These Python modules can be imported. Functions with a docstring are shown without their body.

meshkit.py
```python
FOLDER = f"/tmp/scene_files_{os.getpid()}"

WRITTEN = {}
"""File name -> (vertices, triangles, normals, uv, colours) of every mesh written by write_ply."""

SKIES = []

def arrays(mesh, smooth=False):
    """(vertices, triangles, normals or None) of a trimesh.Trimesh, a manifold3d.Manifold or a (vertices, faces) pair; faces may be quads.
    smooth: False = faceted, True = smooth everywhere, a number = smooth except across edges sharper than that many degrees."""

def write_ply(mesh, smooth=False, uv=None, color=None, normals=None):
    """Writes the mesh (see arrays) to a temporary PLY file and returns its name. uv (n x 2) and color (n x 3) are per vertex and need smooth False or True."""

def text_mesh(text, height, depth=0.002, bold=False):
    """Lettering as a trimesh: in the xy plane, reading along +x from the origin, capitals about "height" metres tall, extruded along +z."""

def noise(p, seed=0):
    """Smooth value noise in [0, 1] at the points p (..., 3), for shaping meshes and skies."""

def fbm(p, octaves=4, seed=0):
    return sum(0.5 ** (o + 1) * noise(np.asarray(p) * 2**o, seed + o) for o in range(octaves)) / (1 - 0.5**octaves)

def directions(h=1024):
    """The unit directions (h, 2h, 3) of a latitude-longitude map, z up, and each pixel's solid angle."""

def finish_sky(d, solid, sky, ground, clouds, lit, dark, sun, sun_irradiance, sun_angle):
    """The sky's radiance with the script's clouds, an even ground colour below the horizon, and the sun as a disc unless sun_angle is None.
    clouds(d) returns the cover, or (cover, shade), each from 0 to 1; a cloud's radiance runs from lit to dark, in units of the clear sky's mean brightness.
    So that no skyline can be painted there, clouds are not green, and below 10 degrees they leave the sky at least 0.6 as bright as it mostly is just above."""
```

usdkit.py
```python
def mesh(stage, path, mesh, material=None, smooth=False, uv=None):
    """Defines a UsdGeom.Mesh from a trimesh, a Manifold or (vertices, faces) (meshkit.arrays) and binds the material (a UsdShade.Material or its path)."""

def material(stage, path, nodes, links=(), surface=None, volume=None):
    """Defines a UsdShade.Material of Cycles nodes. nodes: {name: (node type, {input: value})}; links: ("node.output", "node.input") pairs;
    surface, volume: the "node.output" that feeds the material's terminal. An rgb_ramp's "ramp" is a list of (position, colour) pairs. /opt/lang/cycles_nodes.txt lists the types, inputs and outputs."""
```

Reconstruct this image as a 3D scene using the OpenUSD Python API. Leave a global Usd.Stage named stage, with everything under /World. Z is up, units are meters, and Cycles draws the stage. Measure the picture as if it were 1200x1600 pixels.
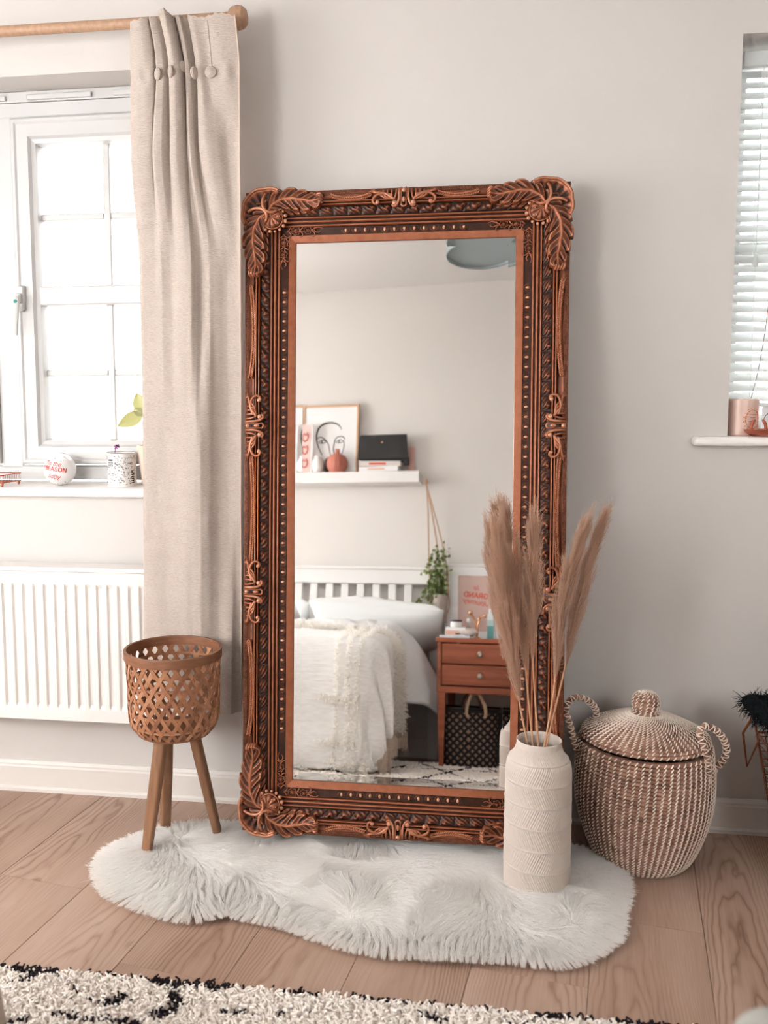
import math, random
import numpy as np
import trimesh
import manifold3d as m3
from shapely.geometry import Polygon, box as sbox
from shapely.ops import unary_union
import usdkit, meshkit
from pxr import Usd, UsdGeom, UsdLux, UsdShade, Gf, Sdf, Vt

stage = Usd.Stage.CreateInMemory()
UsdGeom.SetStageUpAxis(stage, UsdGeom.Tokens.z)
UsdGeom.SetStageMetersPerUnit(stage, 1.0)
world = UsdGeom.Xform.Define(stage, '/World'); stage.SetDefaultPrim(world.GetPrim())
PI = math.pi
rng = np.random.default_rng(7)

# ------------------------------------------------------------------ camera
CAM_F, CAM_CX, CAM_CY = 1470.44, 498.94, 772.23            # lens in pixels of the 1200 x 1600 frame
PITCH, YAW, ROLL, CAM_H, CAM_D = .104185, .148895, -.005083, 1.249364, 2.736854
def camera():
    f = np.array([-math.sin(YAW)*math.cos(PITCH), math.cos(YAW)*math.cos(PITCH), -math.sin(PITCH)])
    r0 = np.array([math.cos(YAW), math.sin(YAW), 0]); u0 = np.cross(r0, f)
    r = math.cos(ROLL)*r0 + math.sin(ROLL)*u0; u = -math.sin(ROLL)*r0 + math.cos(ROLL)*u0
    cam = UsdGeom.Camera.Define(stage, '/World/camera')
    cam.AddTransformOp().Set(Gf.Matrix4d(*r, 0, *u, 0, *(-f), 0, 0, -CAM_D, CAM_H, 1))
    ap = 24.0
    cam.CreateHorizontalApertureAttr(ap); cam.CreateVerticalApertureAttr(ap*4/3)
    cam.CreateFocalLengthAttr(CAM_F/1200*ap)
    cam.CreateHorizontalApertureOffsetAttr((600-CAM_CX)/1200*ap)
    cam.CreateVerticalApertureOffsetAttr(-(800-CAM_CY)/1600*ap*4/3)
    cam.CreateClippingRangeAttr(Gf.Vec2f(.02, 200))
    cam.CreateFStopAttr(2.6); cam.CreateFocusDistanceAttr(2.62)
    cam.CreateExposureAttr(EXPOSURE)
EXPOSURE = .10
camera()

# ------------------------------------------------------------------ light: an even overcast sky, and fill daylight through windows added out of view
def mat(name, nodes, links=(), surface='p.BSDF'):
    return usdkit.material(stage, '/World/Looks/'+name, nodes, links, surface=surface)
UsdGeom.Scope.Define(stage, '/World/Looks')
dome = UsdLux.DomeLight.Define(stage, '/World/sky'); dome.CreateIntensityAttr(1.0); dome.CreateColorAttr(Gf.Vec3f(4.3, 4.3, 4.3))
def rect(name, loc, look, w, h, power, col=(1, 1, 1)):
    l = UsdLux.RectLight.Define(stage, '/World/'+name); l.CreateWidthAttr(w); l.CreateHeightAttr(h)
    l.CreateIntensityAttr(power); l.CreateColorAttr(Gf.Vec3f(*col))
    b = -np.array(look, float); b /= np.linalg.norm(b); up = np.array([0, 0, 1.]); r = np.cross(up, b); r /= np.linalg.norm(r); u = np.cross(b, r)
    l.AddTransformOp().Set(Gf.Matrix4d(*r, 0, *u, 0, *b, 0, *map(float, loc), 1))
    return l
rect('back_window_daylight', (-2.15-.04*.12, -3.27, 1.585), (-.123, .992, -.10), 1.06, 1.18, 4.0, (1, .985, .965))  # area light added outside the unseen back window to fill the room

# ------------------------------------------------------------------ helpers
def c8(r, g, b):
    x = np.array([r, g, b])/255.0
    return tuple(float(v) for v in np.where(x < .04045, x/12.92, ((x+.055)/1.055)**2.4))
def simple(name, col, rough=.6, metal=0., spec=.5, noise=None, bump=None, sheen=0., coat=0., **kw):
    """noise=(scale, amount, detail): brightness mottling in object space; bump=(scale, distance)"""
    n = {'p': ('principled_bsdf', dict(base_color=col, roughness=rough, metallic=metal, specular_ior_level=spec, sheen_weight=sheen, coat_weight=coat, **kw))}
    l = []
    if noise or bump: n['tc'] = ('texture_coordinate', {})
    if noise:
        s, a = noise[0], noise[1]
        n['m'] = ('mapping', dict(scale=s if np.ndim(s) else (s, s, s))); l.append(('tc.object', 'm.vector'))
        n['nz'] = ('noise_texture', dict(scale=1.0, detail=noise[2] if len(noise) > 2 else 4.)); l.append(('m.vector', 'nz.vector'))
        lo = tuple(max(0, v*(1-a)) for v in col); hi = tuple(min(1, v*(1+a)) for v in col)
        n['r'] = ('rgb_ramp', dict(ramp=[(.25, lo), (.75, hi)])); l += [('nz.fac', 'r.fac'), ('r.color', 'p.base_color')]
    if bump:
        s = bump[0]
        n['m2'] = ('mapping', dict(scale=s if np.ndim(s) else (s, s, s))); l.append(('tc.object', 'm2.vector'))
        n['nb'] = ('noise_texture', dict(scale=1.0, detail=3.)); l.append(('m2.vector', 'nb.vector'))
        n['b'] = ('bump', dict(distance=bump[1], strength=1.0)); l += [('nb.fac', 'b.height'), ('b.normal', 'p.normal')]
    return mat(name, n, l)

taken = {}
def numbered(parent, name):
    k = (str(parent), name); i = taken.get(k, -1) + 1; taken[k] = i
    return f'{parent}/{name}' + (f'_{i:03d}' if i else '')
def setdata(p, label=None, cat=None, group=None, kind=None):
    for k, v in (('label', label), ('category', cat), ('group', group), ('kind', kind)):
        if v: p.SetCustomDataByKey(k, v)
def thing(name, label, cat, loc=(0, 0, 0), rotz=0., group=None, kind=None, scale=None):
    x = UsdGeom.Xform.Define(stage, numbered('/World', name))
    x.AddTranslateOp().Set(Gf.Vec3d(*map(float, loc)))
    if rotz: x.AddRotateZOp().Set(math.degrees(rotz))
    setdata(x.GetPrim(), label, cat, group, kind)
    return x.GetPrim()
def obj(name, mesh, m, parent=None, smooth=30, label=None, cat=None, group=None, kind=None, attr=None):
    base = parent.GetPath() if parent is not None else '/World'
    p = usdkit.mesh(stage, numbered(base, name), mesh, m, smooth=smooth)
    if attr is not None:
        for k, v in attr.items():
            UsdGeom.PrimvarsAPI(p).CreatePrimvar(k, Sdf.ValueTypeNames.FloatArray, 'vertex').Set(Vt.FloatArray.FromNumpy(np.asarray(v, np.float32)))
    setdata(p.GetPrim(), label, cat, group, kind)
    return p.GetPrim()
def curves(name, pts, counts, widths, m, parent=None, label=None, cat=None, kind=None):
    base = parent.GetPath() if parent is not None else '/World'
    b = UsdGeom.BasisCurves.Define(stage, numbered(base, name))
    b.CreateTypeAttr('linear'); b.CreatePointsAttr(Vt.Vec3fArray.FromNumpy(np.asarray(pts, np.float32)))
    b.CreateCurveVertexCountsAttr(Vt.IntArray.FromNumpy(np.asarray(counts, np.int32)))
    b.CreateWidthsAttr(Vt.FloatArray.FromNumpy(np.asarray(widths, np.float32))); b.SetWidthsInterpolation('vertex')
    UsdShade.MaterialBindingAPI.Apply(b.GetPrim()).Bind(m)
    setdata(b.GetPrim(), label, cat, None, kind)
    return b.GetPrim()
def T(mesh, loc=(0, 0, 0), rot=(0, 0, 0)):
    """a moved copy, rotated x, then y, then z (radians)"""
    M = trimesh.transformations.compose_matrix(angles=rot, translate=loc)
    mesh = mesh.copy(); mesh.apply_transform(M); return mesh
def bx(x0, x1, y0, y1, z0, z1):
    return T(trimesh.creation.box([x1-x0, y1-y0, z1-z0]), ((x0+x1)/2, (y0+y1)/2, (z0+z1)/2))
def rbx(x0, x1, y0, y1, z0, z1, r=.003, n=3):
    """box with rounded edges"""
    r = min(r, (x1-x0)/2.01, (y1-y0)/2.01, (z1-z0)/2.01)
    s = m3.Manifold.sphere(r, 4*n)
    ps = [s.translate([x, y, z]) for x in (x0+r, x1-r) for y in (y0+r, y1-r) for z in (z0+r, z1-r)]
    h = m3.Manifold.batch_hull(ps); mm = h.to_mesh()
    return trimesh.Trimesh(mm.vert_properties[:, :3], mm.tri_verts, process=False)
def cat_(*ms):
    ms = [m for g in ms for m in (g if isinstance(g, (list, tuple)) else [g])]
    return trimesh.util.concatenate(ms)
def grid(P, closed_u=False, closed_v=False, flip=False):
    """P: (nu, nv, 3) -> trimesh"""
    nu, nv = P.shape[:2]; idx = np.arange(nu*nv).reshape(nu, nv)
    a = idx if closed_u else idx[:-1]; b = np.roll(idx, -1, 0) if closed_u else idx[1:]
    if closed_v: a0, a1, b0, b1 = a, np.roll(a, -1, 1), b, np.roll(b, -1, 1)
    else: a0, a1, b0, b1 = a[:, :-1], a[:, 1:], b[:, :-1], b[:, 1:]
    q = np.stack([a0, b0, b1, a1], -1).reshape(-1, 4)
    if flip: q = q[:, ::-1]
    f = np.vstack([q[:, [0, 1, 2]], q[:, [0, 2, 3]]])
    return trimesh.Trimesh(P.reshape(-1, 3), f, process=False)
def lathe(profile, n=64, cap=True):
    """profile: (r, z) from bottom to top; outward normals"""
    pr = np.array(profile, float); a = np.linspace(0, 2*PI, n, endpoint=False)
    P = np.stack([pr[:, None, 0]*np.cos(a), pr[:, None, 0]*np.sin(a), np.broadcast_to(pr[:, None, 1], (len(pr), n))], -1)
    return grid(P, closed_v=True, flip=True)
def tube(path, r, n=8, closed=False, cap=True):
    p = np.asarray(path, float); k = len(p); r = np.broadcast_to(np.asarray(r, float), (k,))
    if closed: t = np.roll(p, -1, 0) - np.roll(p, 1, 0)
    else: t = np.gradient(p, axis=0)
    t /= np.linalg.norm(t, axis=1, keepdims=True) + 1e-12
    ref = np.array([0, 0, 1.]) if abs(t[0, 2]) < .9 else np.array([1., 0, 0])
    u = np.cross(t[0], ref); u /= np.linalg.norm(u); us = [u]
    for i in range(1, k):
        u = us[-1] - t[i]*(us[-1] @ t[i]); us.append(u/np.linalg.norm(u))
    u = np.array(us); v = np.cross(t, u); a = np.linspace(0, 2*PI, n, endpoint=False)
    P = p[:, None] + r[:, None, None]*(np.cos(a)[None, :, None]*u[:, None] + np.sin(a)[None, :, None]*v[:, None])
    m = grid(P, closed_u=closed, closed_v=True, flip=True)
    if not closed and cap:
        V = np.vstack([m.vertices, p[0], p[-1]]); c0, c1 = len(V)-2, len(V)-1; i = np.arange(n); j = (i+1) % n; o = (k-1)*n
        F = np.vstack([m.faces, np.stack([np.full(n, c0), j, i], 1), np.stack([np.full(n, c1), o+i, o+j], 1)])
        m = trimesh.Trimesh(V, F, process=False)
    return m
def ell(rx, ry, rz, loc=(0, 0, 0), sub=2):
    m = trimesh.creation.icosphere(sub, 1.0); m.apply_scale([rx, ry, rz]); m.apply_translation(loc); return m
def spline(pts, n):
    from scipy.interpolate import CubicSpline
    p = np.asarray(pts, float); d = np.r_[0, np.cumsum(np.linalg.norm(np.diff(p, axis=0), axis=1))]
    return CubicSpline(d, p)(np.linspace(0, d[-1], n))
def text3(text, height, depth=.0008, bold=False):
    m = meshkit.text_mesh(text, height, depth, bold); m.apply_translation([-(m.bounds[0][0]+m.bounds[1][0])/2, 0, 0]); return m
# ------------------------------------------------------------------ the room
XL, XR, CEIL = -2.75, 2.25, 2.645
BW0, BWS = -2.904, .1239                                     # the back wall stands at a slight angle to the mirror wall
def back_y(x): return BW0 + BWS*(x+.742)
PHI = math.atan(BWS)
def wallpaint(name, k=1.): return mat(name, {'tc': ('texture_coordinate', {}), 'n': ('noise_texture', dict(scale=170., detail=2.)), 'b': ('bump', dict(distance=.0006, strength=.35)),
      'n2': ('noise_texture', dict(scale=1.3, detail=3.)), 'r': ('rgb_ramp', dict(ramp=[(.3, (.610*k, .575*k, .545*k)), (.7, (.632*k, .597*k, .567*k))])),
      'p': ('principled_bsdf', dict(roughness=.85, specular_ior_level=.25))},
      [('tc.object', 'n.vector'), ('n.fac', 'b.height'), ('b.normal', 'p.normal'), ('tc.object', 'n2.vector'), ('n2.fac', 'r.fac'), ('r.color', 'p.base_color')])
WALL, WALLB = wallpaint('wall_paint'), wallpaint('wall_paint_lightened', 1.13)  # same paint twice; the second is lightened to brighten the wall behind the bed
CEILM = simple('ceiling_paint', (.68, .655, .63), .9, spec=.2)
SKIRT = simple('skirting_gloss', (.72, .675, .63), .45)
UPVC = simple('white_frame_plastic', (.56, .553, .545), .35)
SILLM = simple('white_sill_paint', (.84, .81, .78), .4)
def holed(x0, x1, z0, z1, y0, y1, holes):
    p = sbox(x0, z0, x1, z1)
    for a, b, c, d in holes: p = p.difference(sbox(a, c, b, d))
    m = trimesh.creation.extrude_polygon(p, y1-y0, engine='earcut')     # (x, z) extruded along +z
    v = m.vertices.copy(); m.vertices = np.stack([v[:, 0], y1-v[:, 2], v[:, 1]], 1); return m
W1 = (-2.12, -.76, .972, 2.195)                             # left window opening
W2 = (.7285, 1.75, 1.133, 2.195)                             # right window opening
wf = obj('wall_front', holed(XL-.3, XR+.3, -.1, CEIL+.1, 0, .30, [W1, W2]), WALL, smooth=False, kind='structure')
def rotwall(name, cut=None):
    """the wall behind the bed, built flat and turned"""
    x = thing(name, None, None, (-.742, BW0, 0), PHI, kind='structure')
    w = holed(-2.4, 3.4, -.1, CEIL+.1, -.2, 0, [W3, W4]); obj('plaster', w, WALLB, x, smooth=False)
    obj('skirting', bx(-2.2, 3.2, 0, .016, 0, .097), SKIRT, x, smooth=False)
    return x
W3 = (-1.98, -.84, .95, 2.22)                               # unseen window added for fill behind the camera (along the wall, heights)
W4 = (1.85, 2.55, 1.1, 2.1)                                  # a second, smaller one, added as fill to the right of the camera
rotwall('wall_back')
def sidewall(name, x0, x1, holes, paint=None):
    m = holed(-3.6, .3, -.1, CEIL+.1, 0, x1-x0, holes); v = m.vertices.copy(); m.vertices = np.stack([x0+v[:, 1], v[:, 0], v[:, 2]], 1); m.invert()
    return obj(name, m, paint or WALL, smooth=False, kind='structure')
W5 = (-2.5, -.95, .85, 2.1)                              # unseen window added in the left side wall for more daylight
sidewall('wall_left', XL-.3, XL, [W5])
sidewall('wall_right', XR, XR+.3, [], simple('low_bounce_taupe', c8(120, 108, 100), .85))  # unseen wall, given a dark colour to cut bounce light on the right
obj('ceiling', bx(XL-.3, XR+.3, -3.6, .3, CEIL, CEIL+.2), CEILM, smooth=False, kind='structure')

# floor boards, each its own piece
OAK = mat('oak_board', {
    'tc': ('texture_coordinate', {}), 'oi': ('object_info', {}), 'sx': ('separate_xyz', {}),
    'rm': ('math', dict(math_type='multiply', value2=37.0)), 'rm2': ('math', dict(math_type='multiply', value2=91.0)), 'rv': ('combine_xyz', {}), 'ad': ('mix', dict(mix_type='add', fac=1.0)),
    # distance from the middle of the board gives the cathedral arches
    'mo': ('math', dict(math_type='floored_modulo', value2=.2485)), 'r7': ('math', dict(math_type='multiply', value2=7.31)), 'r7f': ('math', dict(math_type='fraction')), 'ro': ('math', dict(math_type='multiply_add', value2=.11, value3=.07)),
    'uc': ('math', dict(math_type='subtract')), 'u2': ('math', dict(math_type='power', value2=2.0)), 'ab': ('math', dict(math_type='absolute')), 'u3': ('math', dict(math_type='multiply', value2=620.)),
    'm1': ('mapping', dict(scale=(9., 2.2, 1))), 'w': ('noise_texture', dict(scale=1.0, detail=3.0, roughness=.55)), 'wk': ('math', dict(math_type='multiply', value2=5.5)),
    'yk': ('math', dict(math_type='multiply', value2=5.0)), 'h1': ('math', dict(math_type='add')), 'h2': ('math', dict(math_type='add')), 'pp': ('math', dict(math_type='pingpong', value2=.5)), 'p2': ('math', dict(math_type='multiply', value2=2.)), 'pw': ('math', dict(math_type='power', value2=3.0)),
    'm4': ('mapping', dict(scale=(5., .9, 1))), 'fade': ('noise_texture', dict(scale=1.0, detail=1.)), 'fr': ('map_range', dict(from_min=.40, from_max=.62, to_min=.15, to_max=1., clamp=True)), 'pf': ('math', dict(math_type='multiply')),
    'm2': ('mapping', dict(scale=(330, 7, 1))), 'f': ('noise_texture', dict(scale=1.0, detail=3.)), 'm3': ('mapping', dict(scale=(9, 1.6, 1))), 'g': ('noise_texture', dict(scale=1.0, detail=4.)),
    'm5': ('mapping', dict(scale=(14, 8, 1))), 'kn': ('noise_texture', dict(scale=1.0, detail=1.)), 'kr': ('map_range', dict(from_min=.74, from_max=.84, to_min=0., to_max=.45, clamp=True)), 'ks': ('math', dict(math_type='add')),
    'mixg': ('math', dict(math_type='multiply', value2=.46)), 'mixf': ('math', dict(math_type='multiply_add', value2=.26)), 'sub': ('math', dict(math_type='multiply_add', value2=.34)),
    'tone': ('math', dict(math_type='multiply_add', value2=.16, value3=-.08)), 'sum': ('math', dict(math_type='add')),
    'r': ('rgb_ramp', dict(ramp=[(.15, c8(194, 168, 152)), (.42, c8(172, 142, 124)), (.66, c8(142, 110, 92)), (.95, c8(92, 66, 52))])),
    'b': ('bump', dict(distance=.0006, strength=.3)),
    'p': ('principled_bsdf', dict(roughness=.40, specular_ior_level=.5))},
    [('oi.random', 'rm.value1'), ('oi.random', 'rm2.value1'), ('rm.value', 'rv.x'), ('rm2.value', 'rv.y'), ('tc.object', 'ad.color1'), ('rv.vector', 'ad.color2'), ('tc.object', 'sx.vector'),
     ('sx.x', 'mo.value1'), ('oi.random', 'r7.value1'), ('r7.value', 'r7f.value1'), ('r7f.value', 'ro.value1'), ('mo.value', 'uc.value1'), ('ro.value', 'uc.value2'), ('uc.value', 'ab.value1'), ('ab.value', 'u2.value1'), ('u2.value', 'u3.value1'),
     ('ad.color', 'm1.vector'), ('m1.vector', 'w.vector'), ('w.fac', 'wk.value1'), ('sx.y', 'yk.value1'), ('u3.value', 'h1.value1'), ('wk.value', 'h1.value2'), ('h1.value', 'h2.value1'), ('yk.value', 'h2.value2'), ('h2.value', 'pp.value1'), ('pp.value', 'p2.value1'), ('p2.value', 'pw.value1'),
     ('ad.color', 'm4.vector'), ('m4.vector', 'fade.vector'), ('fade.fac', 'fr.value'), ('fr.result', 'pf.value1'), ('pw.value', 'pf.value2'),
     ('ad.color', 'm2.vector'), ('m2.vector', 'f.vector'), ('ad.color', 'm3.vector'), ('m3.vector', 'g.vector'), ('ad.color', 'm5.vector'), ('m5.vector', 'kn.vector'), ('kn.fac', 'kr.value'),
     ('g.fac', 'mixg.value1'), ('f.fac', 'mixf.value1'), ('mixg.value', 'mixf.value3'), ('pf.value', 'sub.value1'), ('mixf.value', 'sub.value3'), ('sub.value', 'ks.value1'), ('kr.result', 'ks.value2'),
     ('oi.random', 'tone.value1'), ('tone.value', 'sum.value2'), ('ks.value', 'sum.value1'), ('sum.value', 'r.fac'), ('r.color', 'p.base_color'), ('f.fac', 'b.height'), ('b.normal', 'p.normal')])
fl = thing('floor', None, None, (.02, -.85, 0), -math.radians(9.5), kind='structure')
obj('subfloor', bx(-4.2, 4.2, -3.6, 2.0, -.06, -.012), simple('subfloor_board', c8(60, 45, 36), .9), fl, smooth=False)
PW, PL = .2485, 1.26
offs = {-4: .77, -3: .42, -2: 1.02, -1: .1, 0: .64, 1: .93, 2: .36, 3: 1.12}
def plank(x0, y0, L):
    w = PW; g = .0004; c = .0011
    prof = [(x0+g, -.012), (x0+w-g, -.012), (x0+w-g, -c), (x0+w-g-c, 0), (x0+g+c, 0), (x0+g, -c)]
    m = trimesh.creation.extrude_polygon(Polygon(prof), L-2*g, engine='earcut'); v = m.vertices.copy()
    m.vertices = np.stack([v[:, 0], y0+g+L-2*g-v[:, 2], v[:, 1]], 1)
    return m
for i in range(-11, 9):
    o = offs.get(i, (i*.37) % PL)
    for j in range(-3, 3):
        y0 = o - .55 + j*PL
        cx, cy = (i+.5)*PW, y0+PL/2
        a = math.radians(9.5); wx, wy = .02+cx*math.cos(a)+cy*math.sin(a), -.85-cx*math.sin(a)+cy*math.cos(a)
        if not (-3.1 < wx < 2.5 and -3.5 < wy < .75): continue
        obj('plank', plank(i*PW, y0, PL), OAK, fl, smooth=False)

# skirting along the mirror wall
prof = Polygon([(0, 0), (-.024, 0), (-.024, .010), (-.020, .0145), (-.0165, .016), (-.0165, .078), (-.0130, .083), (-.0130, .088), (-.0075, .097), (0, .097)])
m = trimesh.creation.extrude_polygon(prof, XR-XL, engine='earcut'); v = m.vertices.copy(); m.vertices = np.stack([XL+v[:, 2], v[:, 0], v[:, 1]], 1)
obj('baseboard_front', m, SKIRT, smooth=20, kind='structure')

# ---- left window
GLASS = mat('window_glass', {'f': ('fresnel', dict(IOR=1.45)), 't': ('transparent_bsdf', dict(color=(.97, .98, .98))), 'g': ('glossy_bsdf', dict(roughness=.01)), 'x': ('mix_closure', {})},
            [('f.fac', 'x.fac'), ('t.BSDF', 'x.closure1'), ('g.BSDF', 'x.closure2')], surface='x.closure')
def ring(x0, x1, z0, z1, w, steps):
    """a mitred rectangular frame; steps: (inset, y) pairs from the outer edge to the inner edge, front faces"""
    rows = []
    for ins, y in steps:
        rows.append([(x0+ins, y, z0+ins), (x1-ins, y, z0+ins), (x1-ins, y, z1-ins), (x0+ins, y, z1-ins)])
    return grid(np.array(rows, float), closed_v=True, flip=False)
win = thing('window_1', 'white casement window with glazing bars behind the beige curtain', None, (0, 0, 0), kind='structure')
F = .135
m = ring(W1[0], W1[1], .985, 2.16, .07, [(0, .24), (0, F), (.04, F), (.046, F+.006), (.046, .24)])
mull = rbx(-1.4735, -1.402, F, .24, 1.02, 2.12, .004)
obj('outer_frame', cat_(m, mull), UPVC, win, smooth=25)
for x0, x1 in ((-1.398, -.806), (-2.078, -1.4738)):
    z0, z1 = 1.036, 2.112
    sash = ring(x0, x1, z0, z1, .08, [(0, F+.03), (0, F-.012), (.004, F-.016), (.012, F-.016), (.018, F-.011), (.055, F-.011), (.062, F+.0), (.074, F+.004), (.080, F+.03), (.080, F+.08)])
    obj('sash', sash, UPVC, win, smooth=25)
    obj('middle_rail', rbx(x0+.075, x1-.075, F-.006, F+.06, 1.538, 1.598, .006), UPVC, win)
    xc = (x0+x1)/2
    for za, zb in ((1.11, 1.542), (1.594, 2.036)):
        obj('glazing_bar', rbx(xc-.011, xc+.011, F+.022, F+.05, za, zb, .004), UPVC, win)
        zc = (za+zb)/2
        obj('glazing_bar', rbx(x0+.078, xc-.0115, F+.023, F+.049, zc-.010, zc+.010, .004), UPVC, win)
        obj('glazing_bar', rbx(xc+.0115, x1-.078, F+.023, F+.049, zc-.010, zc+.010, .004), UPVC, win)
        for xa, xb in ((x0+.079, xc), (xc, x1-.079)):
            obj('pane', bx(xa, xb, F+.034, F+.038, za-.003, zc), GLASS, win, smooth=False)
            obj('pane', bx(xa, xb, F+.034, F+.038, zc, zb+.003), GLASS, win, smooth=False)
hd = obj('handle', cat_(rbx(-1.392, -1.366, F-.028, F-.010, 1.52, 1.60, .006), rbx(-1.388, -1.370, F-.045, F-.027, 1.545, 1.575, .006),
     tube(spline([(-1.379, F-.046, 1.565), (-1.380, F-.050, 1.52), (-1.384, F-.048, 1.475), (-1.388, F-.044, 1.445)], 12), [.0095, .0095, .009, .0085, .008, .0075, .007, .0065, .006, .006, .006, .0055], 8)), UPVC, win, label='white window handle')
obj('lock_button', ell(.0065, .004, .0065, (-1.381, F-.055, 1.548), 2), simple('teal_plastic', c8(40, 140, 125), .4), hd, label='teal lock button')
vt = [rbx(W1[0]+.005, W1[1]-.005, F-.004, .24, 2.162, 2.194, .003)]
for x0 in (-1.90, -1.62, -1.34, -1.06): vt.append(rbx(x0, x0+.21, F-.014, F, 2.166, 2.182, .003))
obj('trickle_vent', cat_(vt), UPVC, win, smooth=25)
obj('sill', rbx(W1[0]-.03, W1[1]+.03, -.026, .0, .945, .9735, .007), SILLM, win)
obj('sill', rbx(W1[0]+.0, W1[1]-.0, -.006, .245, .955, .9738, .002), SILLM, win)
# ---- right window
w2 = thing('window_2', 'white window recess on the right of the mirror wall with a painted sill', None, kind='structure')
m = ring(W2[0], W2[1], W2[2], W2[3], .07, [(0, .24), (0, .15), (.05, .15), (.056, .158), (.056, .24)])
obj('outer_frame', m, UPVC, w2, smooth=25)
obj('pane', bx(W2[0]+.05, W2[1]-.05, .19, .194, W2[2]+.05, W2[3]-.05), GLASS, w2, smooth=False)
obj('middle_rail', rbx(W2[0]+.05, W2[1]-.05, .165, .22, 1.62, 1.68, .005), UPVC, w2)
obj('sill', rbx(.634, 1.9, -.045, .16, 1.107, 1.1335, .011, 5), SILLM, w2)
# ---- windows added out of view, behind the camera and at the left, for daylight
w3 = thing('window_3', 'unseen white window added behind the camera for daylight', None, (-.742, BW0, 0), PHI, kind='structure')
m = ring(W3[0], W3[1], W3[2], W3[3], .07, [(0, .18), (0, .08), (.05, .08), (.056, .088), (.056, .18)])
v = m.vertices.copy(); m.vertices = np.stack([v[:, 0], -v[:, 1], v[:, 2]], 1)
obj('outer_frame', m, UPVC, w3, smooth=25)
w5 = thing('window_4', 'unseen white window added in the left side wall for daylight', None, kind='structure')
m = ring(W5[0], W5[1], W5[2], W5[3], .07, [(0, .18), (0, .08), (.05, .08), (.056, .088), (.056, .18)]); v = m.vertices.copy(); m.vertices = np.stack([XL-v[:, 1], v[:, 0], v[:, 2]], 1)
obj('outer_frame', m, UPVC, w5, smooth=25)
w6 = thing('window_5', 'smaller unseen white window added behind the camera for fill light', None, (-.742, BW0, 0), PHI, kind='structure')
m = ring(W4[0], W4[1], W4[2], W4[3], .07, [(0, .18), (0, .08), (.05, .08), (.056, .088), (.056, .18)]); v = m.vertices.copy(); m.vertices = np.stack([v[:, 0], -v[:, 1], v[:, 2]], 1)
obj('outer_frame', m, UPVC, w6, smooth=25)
# ---- outside, seen through the left window: a white garden wall with square openings, brick behind it
gw = thing('garden_wall', 'white garden wall with rows of small square openings outside the window', 'wall', (0, 2.3, 0))
holes = []
def sq(x, z, w=.048): return (x-w/2, x+w/2, z-w/2, z+w/2)
hx = [-2.167, -2.02, -1.935, -1.785, -1.69]
for z in (1.575, 1.475, 1.353):
    for x in hx: holes.append(sq(x, z))
WHITEOUT = simple('white_render', (.86, .85, .84), .9)
obj('wall_slab', holed(-4.5, 1.5, -.2, 1.78, 0, .09, holes), WHITEOUT, gw, smooth=False)
obj('coping', rbx(-4.5, 1.5, -.03, .12, 1.78, 1.83, .01), WHITEOUT, gw)
obj('lower_band', rbx(-4.5, 1.5, -.02, 0, 1.09, 1.105, .004), simple('pink_band', c8(235, 195, 180), .9), gw)
bk = thing('brick_house_wall', 'pink brick house wall behind the white garden wall', 'wall', (0, 2.9, 0))
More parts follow.
